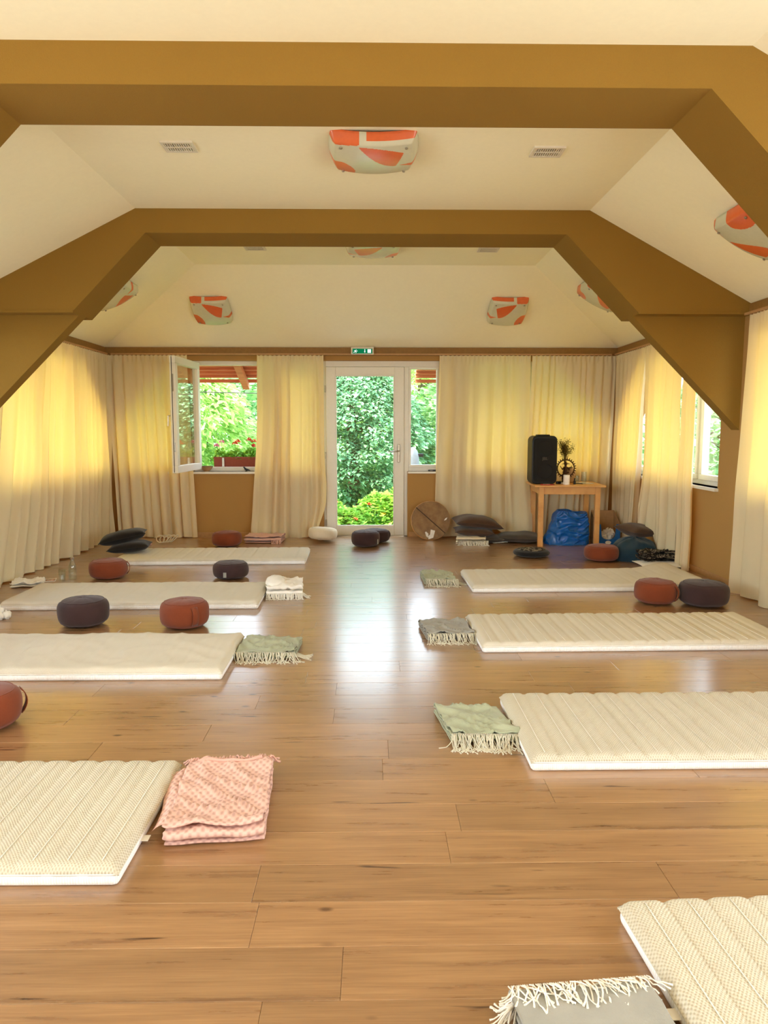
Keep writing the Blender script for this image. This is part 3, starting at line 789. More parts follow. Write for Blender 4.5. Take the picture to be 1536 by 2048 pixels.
pl = pillow('pillow', 'black pillow with pale lettering under the tilted one, on the left mattress end', -2.66, 8.08, 0.062, 0.15, (0, -0.10), 0.44, 0.32, 0.13, M['black_fab'], 2, 'black pillows on the left')

# ================================================================ BLANKETS
def fringe(root, pts_fn, n, length, mat, seed, dirv, drop=0.0, r=0.0017, spread=0.5, curl=0.4, up=0.0, name='fringe'):
    """strands from pts_fn(i/n); dirv a direction in local xy; strands lie down to z~r"""
    rd = random.Random(seed); b = MB()
    for i in range(n):
        p = Vector(pts_fn((i + rd.random() * .6) / n)); l = length * (0.7 + 0.5 * rd.random())
        a = math.atan2(dirv[1], dirv[0]) + (rd.random() - .5) * 2 * spread
        c = (rd.random() - .5) * 2 * curl; pts = [tuple(p)]; q = p.copy(); zz = p.z; K = 6
        for k in range(1, K + 1):
            a += c / K * 1.6
            q = q + Vector((math.cos(a), math.sin(a), 0)) * l / K
            t = k / K
            z_ = max(r, zz * (1 - sm(0, .75, t) * drop) + up * math.sin(PI * t) * rd.random())
            pts.append((q.x, q.y, z_))
        b.tube(pts, [r * 1.25] * K + [r * 1.9], 4)
    o = b.build(name, mat, root, True); o['kind'] = 'stuff'
    return o
def blanket(label, x, y, rz, w, d, layers, th, mat, seed, fold_side='near', wr=0.010, skew=0.0, taper=0.0, group='folded blankets', name='folded_blanket', z=0.0, tilt=(0, 0)):
    """One sheet folded to and fro. w along local x, d along local y (y=0 the near, folded edge)."""
    root = empty(name, (x, y, z), label=label, cat='blanket', group=group, rot=(tilt[0], tilt[1], rz))
    K = 26
    def prof():
        pts = []
        for k in range(layers):
            z0 = th * 0.5 + k * th
            ys = [0.012 + (d - 0.02) * i / K for i in range(K + 1)]
            jit = 0.006 * math.sin(k * 2.1 + seed)
            if k % 2: ys = ys[::-1]
            pts += [(q + jit, z0) for q in ys]
            if k < layers - 1:
                e = ys[-1]; s = 1 if k % 2 == 0 else -1
                for a in (-0.25, 0.0, 0.25): pts.append((e + jit + s * th * 0.5 * math.cos(a * PI), z0 + th / 2 + th / 2 * math.sin(a * PI)))
        return pts
    P = prof()
    if layers % 2 == 0: pass
    n = len(P) - 1; H = layers * th
    def f(u, v):
        i = min(n - 1, int(v * n)); t = v * n - i; yy = P[i][0] * (1 - t) + P[i + 1][0] * t; zz = P[i][1] * (1 - t) + P[i + 1][1] * t
        px = w * u; k = zz / H; lay = int(min(layers - 1, zz / th))
        zz += wr * k * (0.7 * nz(px * 7 + seed, yy * 8, seed) + 0.9 * (1 - abs(nz(px * 5 + seed * 2, yy * 9 + px * 6, 5))) ** 9 + 0.5 * (1 - abs(nz(px * 9 - yy * 7 + seed, yy * 6, 8))) ** 12)
        px += skew * yy + 0.006 * nz(yy * 9, lay * 3.1, seed) * (1 + k); px = px * (1 - taper * yy / d) + w * taper * .5 * yy / d
        yy += 0.006 * nz(px * 8, lay * 2.7, seed + 4)
        return (px, yy, max(0.003, zz))
    o = MB().grid(60, n, f).build('folded_cloth', mat, root, True); solid(o, 0.006)
    root['_top'] = 0; del root['_top']
    return root, f, H
# pink, waffle woven
M['pink'] = mat_cover('pink_waffle', 'e6bfb2', 'c9a095', 36, 1.0)
M['pink_plain'] = fabric('pink_cotton', 'd8ab9c', 0.05)
r, f, H = blanket('folded pink waffle blanket beside the nearest left mattress', -0.705, 2.355, math.radians(5), 0.335, 0.51, 4, 0.018, M['pink'], 3, wr=0.022, skew=0.02)
fringe(r, lambda s: (0.01 + s * 0.33, 0.508, H + 0.004), 60, 0.05, M['pink_plain'], 4, (0.1, 1), 0.3, 0.003, 0.9, 0.9, up=0.02, name='tassel_fringe')
fringe(r, lambda s: (-0.045 - 0.02 * s, 0.44 + s * .04, 0.05), 30, 0.05, M['pink_plain'], 6, (-0.3, 1), 0.5, 0.003, 0.8, 0.9, name='tassel_fringe')
MB().tube([(0.05 + i * .018, 0.485 + 0.012 * math.sin(i * .55), H + 0.012 + 0.004 * math.sin(i)) for i in range(15)], 0.007, 8).build('rolled_edge', M['pink_plain'], r, True)
MB().grid(10, 16, lambda u, v: (-0.05 + 0.08 * u + 0.01 * math.sin(v * 6), 0.06 + 0.42 * v, 0.012 + 0.045 * math.sin(PI * (.15 + .6 * u)) + 0.006 * nz(u * 4, v * 6, 2))).build('loose_flap', M['pink'], r, True)
# sage on the right, third mattress
r, f, H = blanket('sage green blanket with pale knotted fringe, at the ribbed right mattress', 0.355, 3.18, math.radians(-2), 0.31, 0.36, 4, 0.011, M['sage'], 8, wr=0.024, skew=-0.18)
fringe(r, lambda s: (s * 0.31, 0.012, H), 75, 0.11, M['fringe'], 9, (-0.05, -1), 1.0, 0.0018, 0.35, 0.7)
fringe(r, lambda s: (s * 0.31, 0.008, 0.022), 50, 0.09, M['fringe'], 29, (0.15, -1), 1.0, 0.0018, 0.4, 0.7)
# grey on the right
r, f, H = blanket('light grey fringed blanket at the aisle end of a right mattress', 0.365, 4.80, math.radians(1), 0.32, 0.38, 4, 0.013, M['greyblanket'], 12, wr=0.028, skew=-0.08)
fringe(r, lambda s: (s * 0.33, 0.012, H), 70, 0.10, M['fringe'], 13, (0.1, -1), 1.0, 0.002, 0.35, 0.7)
fringe(r, lambda s: (0.31, 0.02 + s * .1, 0.03), 18, 0.10, M['fringe'], 14, (1, -0.8), 1.0, 0.002, 0.4, 0.7)
r, f, H = blanket('small sage grey fringed blanket at the farthest right mattress', 0.475, 6.60, math.radians(-4), 0.29, 0.40, 4, 0.014, M['sage'], 16, wr=0.026, skew=-0.12)
fringe(r, lambda s: (s * 0.30, 0.012, H), 60, 0.11, M['fringe'], 17, (0.25, -1), 1.0, 0.0022, 0.35, 0.7)
fringe(r, lambda s: (0.27, 0.02 + s * .1, 0.02), 16, 0.12, M['fringe'], 18, (1, -0.7), 1.0, 0.0022, 0.4, 0.7)
# sage at the left
r, f, H = blanket('sage blanket with a pale fringe at the end of the wrinkled left mattress', -0.84, 4.42, math.radians(0), 0.36, 0.36, 4, 0.011, M['sage'], 21, wr=0.026, skew=0.04)
fringe(r, lambda s: (-0.01 + s * 0.37, 0.012, H), 75, 0.10, M['fringe'], 22, (0.15, -1), 1.0, 0.002, 0.35, 0.7)
fringe(r, lambda s: (0.355, 0.02 + s * .08, 0.015), 16, 0.10, M['fringe'], 23, (1, -0.3), 1.0, 0.002, 0.4, 0.5)
# white at the left
r, f, H = blanket('thick folded white blanket at the end of a left mattress', -0.885, 6.06, math.radians(2), 0.30, 0.36, 5, 0.022, M['white_fab'], 25, wr=0.022, skew=-0.05)
fringe(r, lambda s: (s * 0.30, 0.005, 0.045), 60, 0.05, M['fringe_white'], 26, (0.1, -1), 1.0, 0.0024, 0.4, 0.5)
fringe(r, lambda s: (0.29, 0.01 + s * .1, 0.03), 10, 0.07, M['fringe_white'], 27, (1, -0.1), 1.0, 0.0024, 0.3, 0.5)
def hump(u, v):
    a = 2 * PI * u; q = v * PI / 2
    return (0.06 + 0.085 * math.cos(a) * math.cos(q) * (1 + .1 * nz(math.cos(a) * 2, math.sin(a) * 2)), 0.17 + 0.13 * math.sin(a) * math.cos(q), H - 0.01 + 0.065 * math.sin(q) ** .8 + 0.01 * nz(u * 9, v * 5))
MB().grid(30, 8, hump).build('bunched_corner', M['white_fab'], r, True)
# grey in the foreground right
r, f, H = blanket('grey fringed blanket at the bottom edge, beside the waffle knit mattress', 0.375, 1.30, math.radians(5), 0.345, 0.34, 4, 0.016, M['greyblanket'], 31, wr=0.008, skew=-0.05)
fringe(r, lambda s: (-0.02 + s * 0.35, 0.345, H + 0.003), 70, 0.075, M['fringe_white'], 32, (0.3, -1), 0.1, 0.0017, 0.7, 0.8, up=0.012)
fringe(r, lambda s: (-0.025 + s * 0.06, 0.30 + s * .05, H * .7), 34, 0.06, M['fringe_white'], 33, (-1, -0.2), 0.7, 0.0017, 0.6, 0.8, up=0.01)
fringe(r, lambda s: (0.0 + s * 0.32, 0.345, H * .8), 40, 0.04, M['fringe'], 34, (0.1, 1), 0.6, 0.0017, 0.8, 0.8, up=0.01)
# pink by the curtain
r, f, H = blanket('folded pink blanket under the curtain hem at the far wall', -1.60, 9.12, math.radians(-3), 0.46, 0.34, 4, 0.022, M['pink_plain'], 36, wr=0.015)
fringe(r, lambda s: (0.34 + s * 0.12, 0.01, 0.05), 22, 0.05, M['pink_plain'], 37, (0.5, -1), 1.0, 0.003, 0.5, 0.6, name='tassel_fringe')

# ================================================================ DARK CUSHION PILE, DRUM
pillow('pillow', 'large dark brown pillow lying under the right hand curtain hem, top of the pile', 1.31, 9.23, 0.185, 0.06, (0.05, 0.12), 0.60, 0.42, 0.15, M['brown_fab'], 3, 'dark pillows by the far wall', sag=0.03)
pillow('pillow', 'dark brown pillow in the pile, directly under the topmost one', 1.27, 9.20, 0.085, -0.05, (0.02, 0.05), 0.50, 0.40, 0.11, M['brown_fab'], 5, 'dark pillows by the far wall')
pillow('pillow', 'dark grey pillow flat on the floor left of the table leg', 1.84, 9.18, 0.0, -0.18, (0.0, 0.0), 0.56, 0.40, 0.13, M['charcoal'], 6, 'dark pillows by the far wall')
pillow('pillow', 'charcoal pillow squashed at the bottom of the dark pile', 1.42, 9.20, 0.0, 0.0, (0.0, 0.0), 0.42, 0.40, 0.10, M['charcoal'], 7, 'dark pillows by the far wall')
r, f, H = blanket('pale striped fringed blanket folded under the dark pillows', 1.02, 8.96, math.radians(-5), 0.36, 0.30, 5, 0.018, M['cream_fab'], 41, wr=0.012, skew=0.1)
fringe(r, lambda s: (0.04 + s * 0.36, 0.0, 0.055), 50, 0.07, M['fringe_white'], 42, (0.1, -1), 1.0, 0.0026, 0.3, 0.5)
for k in range(3):
    MB().tube([(0.02 + 0.02 * i, -0.012 + 0.002 * math.sin(i + k), 0.028 + k * 0.019) for i in range(17)], 0.003, 5).build('dark_stripe', M['charcoal'], r, True)
r, f, H = blanket('crumpled white cloth showing between the dark pillows', 1.50, 9.02, math.radians(20), 0.20, 0.16, 3, 0.02, M['white_fab'], 44, wr=0.03)
t = NT('drum_skin'); v = t.coords(); n1 = t.noise(v, 4, 5, 0.6); n2 = t.noise(v, 14, 3)
t.bsdf(t.mix(0.35, t.ramp(n1, [(0.3, rgb('6b4a2a')), (0.7, rgb('96703f'))]), t.ramp(n2, [(0.4, rgb('7a5833')), (0.7, rgb('ad8a58'))])), 0.5, 0, None, 0.4); M['skin'] = t.m
dr = empty('frame_drum', (0.745, 9.36, 0.0), label='round frame drum with a brown hide skin leaning beside the door', cat='drum', rot=(math.radians(90 - 13), 0, 0))
RD = 0.253
# local: disc in xy plane (z towards camera), y up
MB().lathe([(RD - .012, -0.05), (RD, -0.05), (RD, 0.0), (RD - .006, 0.006), (RD - .014, 0.0)], 64, (0, RD, 0)).build('wooden_hoop', M['beech'], dr, True, 40)
MB().grid(64, 8, lambda u, v: ((RD - .004) * v * math.cos(2 * PI * u), RD + (RD - .004) * v * math.sin(2 * PI * u), 0.0065)).build('drum_skin', M['skin'], dr, True)
a = math.radians(138)
MB().tube([(0.25 * math.cos(a) * (1 - 2 * i / 10), RD + 0.25 * math.sin(a) * (1 - 2 * i / 10), 0.009) for i in range(11)], 0.005, 6).build('cord', M['brown_fab'], dr, True)
for nm, poly in (('white_patch', [(-0.03, 0.01), (0.03, 0.03), (0.055, 0.12), (0.0, 0.135), (-0.01, 0.07), (-0.035, 0.05)]), ('white_patch', [(-0.04, 0.03), (-0.03, 0.08), (-0.06, 0.11), (-0.075, 0.10), (-0.06, 0.05)]), ('white_patch', [(0.17, 0.25), (0.20, 0.26), (0.215, 0.29), (0.19, 0.28)])):
    MB().prism(poly, 'z', 0.006, 0.0085).build(nm, M['paper'], dr)

# ================================================================ TABLE AND WHAT STANDS ON IT
TX, TY, TZ, TR = 2.37, 9.08, 0.745, math.radians(-3)
tb = empty('table', (TX, TY, 0), TR, 'square light beech table in the far right corner', 'table')
bevel(MB().box(-0.42, 0.42, -0.35, 0.34, TZ - 0.022, TZ).build('tabletop', M['beech'], tb), 0.003)
for sx in (-1, 1):
    for sy in (-1, 1):
        cx, cy = sx * 0.335, sy * 0.285
        bevel(MB().box(cx - .03, cx + .03, cy - .03, cy + .03, 0, TZ - .022).build('leg', M['beech'], tb), 0.004)
for s in (-1, 1):
    MB().box(-0.305, 0.305, s * 0.29 - .011, s * 0.29 + .011, TZ - .11, TZ - .022).build('apron', M['beech'], tb)
    MB().box(s * 0.345 - .011, s * 0.345 + .011, -0.255, 0.255, TZ - .11, TZ - .022).build('apron', M['beech'], tb)
# loudspeaker
def rrect(w, h, r, n=6):
    p = []
    for cx, cy, a0 in ((w / 2 - r, h - r, 0), (-w / 2 + r, h - r, 90), (-w / 2 + r, r, 180), (w / 2 - r, r, 270)):
        for i in range(n + 1): a = math.radians(a0 + 90 * i / n); p.append((cx + r * math.cos(a), cy + r * math.sin(a)))
    return p
sp = empty('loudspeaker', (2.085, 9.06, TZ), math.radians(2), 'tall black portable loudspeaker on the beech table', 'loudspeaker')
b = MB(); b.prism(rrect(0.31, 0.585, 0.06), 'y', -0.10, 0.14)
bevel(b.build('cabinet', M['black'], sp, True, 40), 0.012, 3)
MB().prism([(x, z + .03) for x, z in rrect(0.272, 0.525, 0.045)], 'y', -0.112, -0.099).build('front_grille', M['grille'], sp, True, 40)
for z_, rr in ((0.16, 0.095), (0.42, 0.095)):
    MB().tube([(rr * math.cos(a * PI / 20), -0.113, z_ + rr * math.sin(a * PI / 20)) for a in range(41)], 0.0022, 5, False).build('cone_ring', M['grille'], sp, True)
MB().rbox(-0.08, 0.08, -0.03, 0.06, 0.583, 0.600, .006).build('carry_grip', M['black'], sp)
def text(body, name, size, mat, parent, loc, rot, depth=0.0008):
    c = bpy.data.curves.new(name, 'FONT'); c.body = body; c.size = size; c.extrude = depth; c.align_x = 'CENTER'; c.align_y = 'CENTER'
    c.materials.append(mat); o = bpy.data.objects.new(name, c); COL.objects.link(o); me = bpy.data.meshes.new_from_object(o); me.name = name; bpy.data.objects.remove(o)
    o = bpy.data.objects.new(name, me); COL.objects.link(o); o.parent = parent; o.location = loc; o.rotation_euler = rot; return o
M['badge'] = simple('badge_grey', '4e4740', 0.35, 0.3)
bd = MB().rbox(-0.05, 0.05, -0.116, -0.112, 0.285, 0.335, 0.001).build('badge', M['grille'], sp)
text('JBL', 'lettering', 0.05, M['badge'], sp, (0, -0.117, 0.31), (PI / 2, 0, 0))
# dancing figure in a flaming ring
st = empty('dancing_statue', (2.385, 9.10, TZ), 0, 'bronze dancing figure with many arms inside a flame edged ring', 'statue')
cz, RR = 0.185, 0.105
b = MB(); b.tube([(RR * math.sin(2 * PI * i / 48), 0, cz - RR * math.cos(2 * PI * i / 48)) for i in range(49)], 0.008, 8, False).build('halo_ring', M['bronze'], st, True)
for i in range(26):
    a = 2 * PI * (i + .5) / 26
    if abs(math.sin(a / 2)) < 0.25: continue
    sx, sz = math.sin(a), -math.cos(a)
    c0 = Vector((sx * (RR + .006), 0, cz + sz * (RR + .006)))
    MB().tube([c0, c0 + Vector((sx, 0, sz)) * .012, c0 + Vector((sx, 0, sz)) * .022], [0.006, 0.0065, 0.0015], 6).build('flame', M['bronze'], st, True)
MB().lathe([(0.05, 0), (0.052, 0.01), (0.04, 0.018), (0.046, 0.03), (0.036, 0.045), (0.03, 0.05)], 24).build('lotus_base', M['bronze'], st, True, 40)
def limb(name, pts, rs): return MB().tube(pts, rs, 8).build(name, M['bronze'], st, True)
# continuous body: leg standing, torso, neck, head
bd = MB()
bd.tube([(0.0, 0, 0.048), (0.012, 0, 0.075), (0.004, 0, 0.10), (-0.004, 0, 0.125), (0, 0, 0.15), (0.002, 0, 0.175), (0, 0, 0.20), (0, 0, 0.213), (0, -0.002, 0.222), (0, -0.002, 0.236), (0, 0, 0.252), (0, 0, 0.27)],
        [0.007, 0.008, 0.010, 0.017, 0.014, 0.019, 0.020, 0.008, 0.012, 0.015, 0.013, 0.004], 12)
bd.tube([(-0.004, 0, 0.125), (0.03, -0.012, 0.135), (-0.012, -0.02, 0.118), (-0.045, -0.022, 0.108), (-0.055, -0.022, 0.102)], [0.014, 0.011, 0.009, 0.006, 0.004], 10)
bd.build('figure_body', M['bronze'], st, True)
for s, pts in ((1, [(0.018, 0, 0.196), (0.05, 0, 0.185), (0.075, 0, 0.215)]), (-1, [(-0.018, 0, 0.196), (-0.05, 0, 0.18), (-0.07, 0, 0.215)]), (1, [(0.018, -.005, 0.19), (0.045, -.02, 0.165), (0.02, -.035, 0.165)]), (-1, [(-0.018, -.005, 0.19), (-0.05, -.02, 0.172), (-0.03, -.04, 0.155), (-0.055, -.045, 0.14)])):
    limb('arm', pts, [0.007, 0.006, 0.004][:len(pts)] + [0.003] * (len(pts) - 3))
for k in range(7):
    a = math.radians(-78 + 26 * k); limb('hair_strand', [(0.008 * math.sin(a), 0, 0.238), (0.03 * math.sin(a), 0, 0.236 + 0.012 * math.cos(a)), (0.055 * math.sin(a), 0, 0.228 + 0.03 * math.cos(a))], [0.003, 0.003, 0.0015])
# dried flowers in a slim vase
va = empty('vase', (2.405, 9.22, TZ), 0, 'slim dark vase holding the bunch of dried flowers, behind the bronze figure', 'vase')
MB().lathe([(0.03, 0), (0.034, 0.01), (0.036, 0.06), (0.022, 0.13), (0.016, 0.18), (0.02, 0.20), (0.017, 0.20), (0.013, 0.18), (0.019, 0.13), (0.03, 0.06), (0.028, 0.012)], 28).build('vessel', M['bronze'], va, True, 50)
fb = empty('dried_flowers', (2.405, 9.22, TZ + 0.18), 0, 'bunch of dried brown olive flowers rising above the bronze figure', 'flowers')
rd = random.Random(5)
M['dry'] = leaf_mat('dried_leaf', [(0.0, rgb('3f3016')), (0.5, rgb('5c4a22')), (1.0, rgb('7a6a34'))], 0.2)
tips = []
for k in range(24):
    a = rd.random() * 6.28; sp_ = rd.random() ** .6 * 0.10; h_ = 0.22 + 0.14 * rd.random()
    p = [(0, 0, 0), (0.2 * sp_ * math.cos(a), .2 * sp_ * math.sin(a), h_ * .4), (0.65 * sp_ * math.cos(a), .65 * sp_ * math.sin(a), h_ * .75), (sp_ * math.cos(a), sp_ * math.sin(a), h_)]
    MB().tube(p, [0.002, 0.0018, 0.0014, 0.001], 5).build('stem', M['dry'], fb, True)
    b = MB()
    for j in range(48):
        t_ = 0.4 + 0.6 * rd.random(); c = Vector(p[1]).lerp(Vector(p[3]), t_) + Vector((rd.gauss(0, .016), rd.gauss(0, .016), rd.gauss(0, .010)))
        s_ = 0.008 + 0.008 * rd.random(); d_ = Vector((rd.gauss(0, 1), rd.gauss(0, 1), rd.gauss(.4, 1))).normalized(); e_ = d_.orthogonal().normalized()
        b.add([c - e_ * s_ * .4, c + d_ * s_, c + e_ * s_ * .4, c + d_ * -s_ * .5], [(0, 1, 2, 3)])
    b.build('blossom', M['dry'], fb)
cd = empty('pillar_candle', (2.345, 8.90, TZ), 0, 'short white pillar candle in front of the bronze figure', 'candle')
MB().lathe([(0.036, 0), (0.038, 0.003), (0.038, 0.112), (0.033, 0.116), (0.028, 0.110), (0.004, 0.108)], 32).build('wax_body', M['white'], cd, True, 40)
MB().tube([(0, 0, 0.107), (0.001, 0, 0.118), (0.004, 0, 0.124)], 0.0012, 5).build('wick', M['black'], cd, True)
def tumbler(label, x, y, h_, r_, name='drinking_glass', z=TZ, grp='glasses on the table'):
    g_ = empty(name, (x, y, z), 0, label, 'glass', grp)
    MB().lathe([(r_ * .85, 0), (r_ * .9, 0.004), (r_, h_), (r_ - .002, h_), (r_ * .86, 0.010), (r_ * .3, 0.008)], 28).build('glass_wall', M['bottle_glass'], g_, True, 40)
    return g_
tumbler('tall clear drinking glass at the right side of the table', 2.565, 8.93, 0.15, 0.030)
tumbler('lower clear glass just right of the bronze figure', 2.50, 9.00, 0.10, 0.026)
hb = empty('clay_gourd', (2.475, 9.20, TZ), 0, 'round brown clay vessel behind the ring of the bronze figure', 'vessel')
MB().lathe([(0.03, 0), (0.05, 0.02), (0.062, 0.08), (0.06, 0.13), (0.04, 0.17), (0.022, 0.185), (0.02, 0.18)], 32).build('vessel', M['ceramic'], hb, True, 50)
MB().lathe([(0.021, 0.182), (0.025, 0.186), (0.025, 0.194), (0.018, 0.194)], 24).build('rim', M['bronze'], hb, True, 40)
ob = empty('dark_bottle', (2.452, 8.93, TZ), 0, 'little dark oil bottle between candle and glasses', 'bottle')
MB().lathe([(0.014, 0), (0.015, 0.003), (0.015, 0.04), (0.007, 0.05), (0.007, 0.056)], 20).build('bottle_body', M['black'], ob, True, 40)
MB().lathe([(0.009, 0.055), (0.009, 0.072), (0.003, 0.074)], 16).build('cap', M['black'], ob, True, 40)
nb = empty('notebook', (2.63, 9.10, TZ), math.radians(-8), 'open pale notebook lying at the back right of the table', 'notebook')
for s in (-1, 1): MB().grid(6, 1, lambda u, v, s=s: (s * 0.10 * u, -0.07 + .14 * v, 0.004 + 0.008 * math.sin(PI * min(1, u * 1.2)) * (1 - u))).build('page', M['paper'], nb, True)
MB().box(-0.105, 0.105, -0.075, 0.075, 0, 0.004).build('cover', M['cream_fab'], nb)
pn = empty('pen', (2.52, 8.97, TZ + .0), math.radians(-50), 'thin dark pen on the table before the notebook', 'pen')
MB().tube([(-0.05, 0, 0.005), (0.05, 0, 0.005)], 0.004, 8).build('barrel', M['black'], pn, True); MB().tube([(0.05, 0, 0.005), (0.06, 0, 0.005)], [0.004, 0.001], 8).build('tip', M['metal'], pn, True)
rp = empty('red_booklet', (2.10, 8.80, TZ), math.radians(-3), 'small red booklet in front of the loudspeaker', 'booklet')
MB().rbox(-0.09, 0.07, -0.035, 0.035, 0, 0.012, .002).build('cover', M['red'], rp); MB().box(-0.06, 0.02, -0.02, 0.012, 0.012, 0.0135).build('pale_label', M['paper'], rp)
ch = empty('charger_plug', (2.27, 8.98, TZ), 0.3, 'black charger plug with a coiled lead beside the loudspeaker', 'charger')
MB().rbox(-0.03, 0.025, -0.02, 0.02, 0, 0.035, .006).build('plug_body', M['black'], ch)
MB().tube([(0.025 + 0.02 * math.cos(i * .6), 0.03 * math.sin(i * .6), 0.005 + i * .0012) for i in range(24)], 0.003, 6).build('lead', M['black'], ch, True)
MB().rbox(0.03, 0.07, -0.012, 0.012, 0, 0.02, .003).build('adapter', M['white'], ch)

# ================================================================ BLUE BAG, BOX, CLOTH HEAP
M['bag'] = simple('blue_woven_plastic', '0f62b8', 0.28, nscale=40, var=0.1, bump=0.1, spec=0.6)
bg = empty('carrier_bag', (2.43, 9.10, 0), 0.02, 'large shiny blue carrier bag slumped under the table', 'bag')
def bagf(u, v):
    a = 2 * PI * u; c, s = math.cos(a), math.sin(a)
    sq = (abs(c) ** 3 + abs(s) ** 3) ** (-1 / 3)
    wv = 0.25 * (1 - 0.22 * v ** 1.5); dv = 0.19 * (1 - 0.35 * v)
    x = wv * c * sq + 0.0; y = dv * s * sq; z = 0.40 * v
    if v > .8: x *= 1 - 0.35 * (v - .8); 
    x += 0.04 * v; x += 0.016 * nz(c * 2, s * 2, v * 4); y += 0.03 * nz(c * 2.2 + 5, s * 2.2, v * 4 + 1)
    cr = (1 - abs(nz(x * 5 + z * 6, z * 5 - x * 3, 3))) ** 10; cr2 = (1 - abs(nz(x * 9 - z * 8, z * 8 + 4, 7))) ** 12; y -= 0.035 * cr + 0.02 * cr2; x -= 0.05 * (1 - v) * (c < 0); z += 0.018 * nz(c * 1.5, s * 1.5, 9) * v - 0.02 * v * c
    return (x, y, max(0.002, z))
MB().grid(110, 60, bagf).build('bag_body', M['bag'], bg, True)
MB().grid(72, 5, lambda u, v: tuple(Vector(bagf(u, 1.0)) * 1.0 + Vector((-(bagf(u, 1)[0] - .04) * v * .35, -bagf(u, 1)[1] * v * .5, -0.03 * math.sin(v * PI / 2)))).__add__(())).build('folded_mouth', M['bag'], bg, True)
for s in (-1,):
    solid(MB().grid(12, 2, lambda u, v: (-0.10 + 0.025 * v + 0.06 * u, -0.14 - 0.035 * math.sin(PI * u), 0.40 + 0.01 * math.sin(PI * u) - 0.10 * u)).build('handle', M['bag'], bg, True), 0.003)
    solid(MB().grid(14, 2, lambda u, v: (-0.03 + 0.22 * u, -0.15 - 0.012 * v, 0.36 - 0.045 * math.sin(PI * u) + 0.03 * v)).build('handle', M['bag'], bg, True), 0.003)
bx = empty('cardboard_box', (2.885, 9.06, 0), 0.0, 'open cardboard box with a blue cut out front, right of the table', 'box')
W2, D2, H2 = 0.145, 0.13, 0.40
MB().box(-W2, W2, D2 - .004, D2, 0, H2).build('back_panel', M['card'], bx)
for s in (-1, 1):
    MB().prism([(-D2, 0), (D2, 0), (D2, H2), (-D2 + .02, 0.265), (-D2, 0.255)], 'x', s * W2 - .002, s * W2 + .002).build('side_panel', M['card'], bx)
MB().box(-W2, W2, -D2, D2, 0.0, 0.004).build('base_panel', M['card'], bx)
b = MB(); U = [(-W2, 0), (W2, 0), (W2, 0.255), (0.095, 0.255)] + [(0.085 * math.cos(-a * PI / 8), 0.135 - 0.07 * abs(math.sin(a * PI / 8)) ** .8) for a in range(9)] + [(-0.095, 0.255), (-W2, 0.255)]
b.prism(U, 'y', -D2 - .003, -D2).build('blue_front', M['box_blue'], bx)
MB().prism([(0.036 * math.cos(a * PI / 12), 0.03 + 0.022 * math.sin(a * PI / 12)) for a in range(24)], 'y', -D2 - .005, -D2 - .003).build('oval_label', M['white'], bx)
pa = empty('crumpled_paper', (2.885, 9.06, 0.006), 0, 'crumpled pale packing paper inside the blue fronted box', 'paper')
def crum(cx, cy, cz_, r0, sd):
    def f(u, v):
        a = 2 * PI * u; q = PI * (v - .5); d = Vector((math.cos(a) * math.cos(q), math.sin(a) * math.cos(q), math.sin(q)))
        r_ = r0 * (1 + 0.55 * nz(d.x * 2.2 + sd, d.y * 2.2, d.z * 2.2) - .25 * abs(nz(d.x * 5, d.y * 5 + sd, d.z * 5)))
        return tuple(Vector((cx, cy, cz_)) + Vector((d.x * r_, d.y * r_, d.z * r_)))
    return f
for k, q in enumerate(((0, 0, 0.09, 0.085), (-0.03, -0.03, 0.06, 0.06), (0.04, -0.02, 0.15, 0.06))):
    MB().grid(18, 12, crum(q[0], q[1], q[2] - 0.02, q[3], k * 3.3)).build('paper_wad', M['paper'], pa)
# cloth heap by the right wall
def heap(name, label, cat, loc, fn, mat, nu=50, nv=36, part='draped_cloth', extra=None, grp=None):
    r_ = empty(name, loc, 0, label, cat, grp); MB().grid(nu, nv, fn).build(part, mat, r_, True); 
    if extra: extra(r_)
    return r_
pillow('pillow', 'dark brown pillow lying on top of the blue cloth by the right wall', 2.94, 8.12, 0.22, 0.4, (0.10, 0.10), 0.40, 0.34, 0.14, M['brown_fab'], 12, 'pillows by the right wall')
def bl(u, v):
    a = 2 * PI * u; q = v * PI / 2; c, s = math.cos(a), math.sin(a)
    r_ = 1 + 0.14 * nz(c * 1.7, s * 1.7, v * 2) + 0.05 * math.sin(a * 7 + v * 5) * (1 - v)
    return (0.27 * c * math.cos(q) ** .8 * r_, 0.30 * s * math.cos(q) ** .8 * r_, 0.23 * math.sin(q) ** .9 * (1 + .12 * nz(c * 3, s * 3, v * 3)))
heap('cloth_heap', 'heap of petrol blue cloth against the right wall curtain', 'cloth', (2.88, 7.98, 0.002), bl, M['blue_fab'], 70, 30)
t = NT('patterned_cloth'); v = t.coords(); vo = t.n('TexVoronoi'); vo.inputs['Scale'].default_value = 34; t.l(v, vo.inputs['Vector']); n_ = t.noise(v, 26, 2)
t.bsdf(t.ramp(n_, [(0.47, rgb('231d1a')), (0.52, rgb('8f8573')), (0.58, rgb('2a2320'))]), 0.85, 0, None, 0.15); M['pattern'] = t.m
r, f, H = blanket('black and grey patterned cloth folded below the blue cloth', 2.80, 7.42, math.radians(4), 0.34, 0.26, 4, 0.025, M['pattern'], 51, wr=0.03, z=0.05)
pillow('pillow', 'flat white pillow on the floor under the patterned cloth', 2.98, 7.47, 0.0, -0.02, (0, 0), 0.50, 0.36, 0.055, M['white_fab'], 14, 'pillows by the right wall')

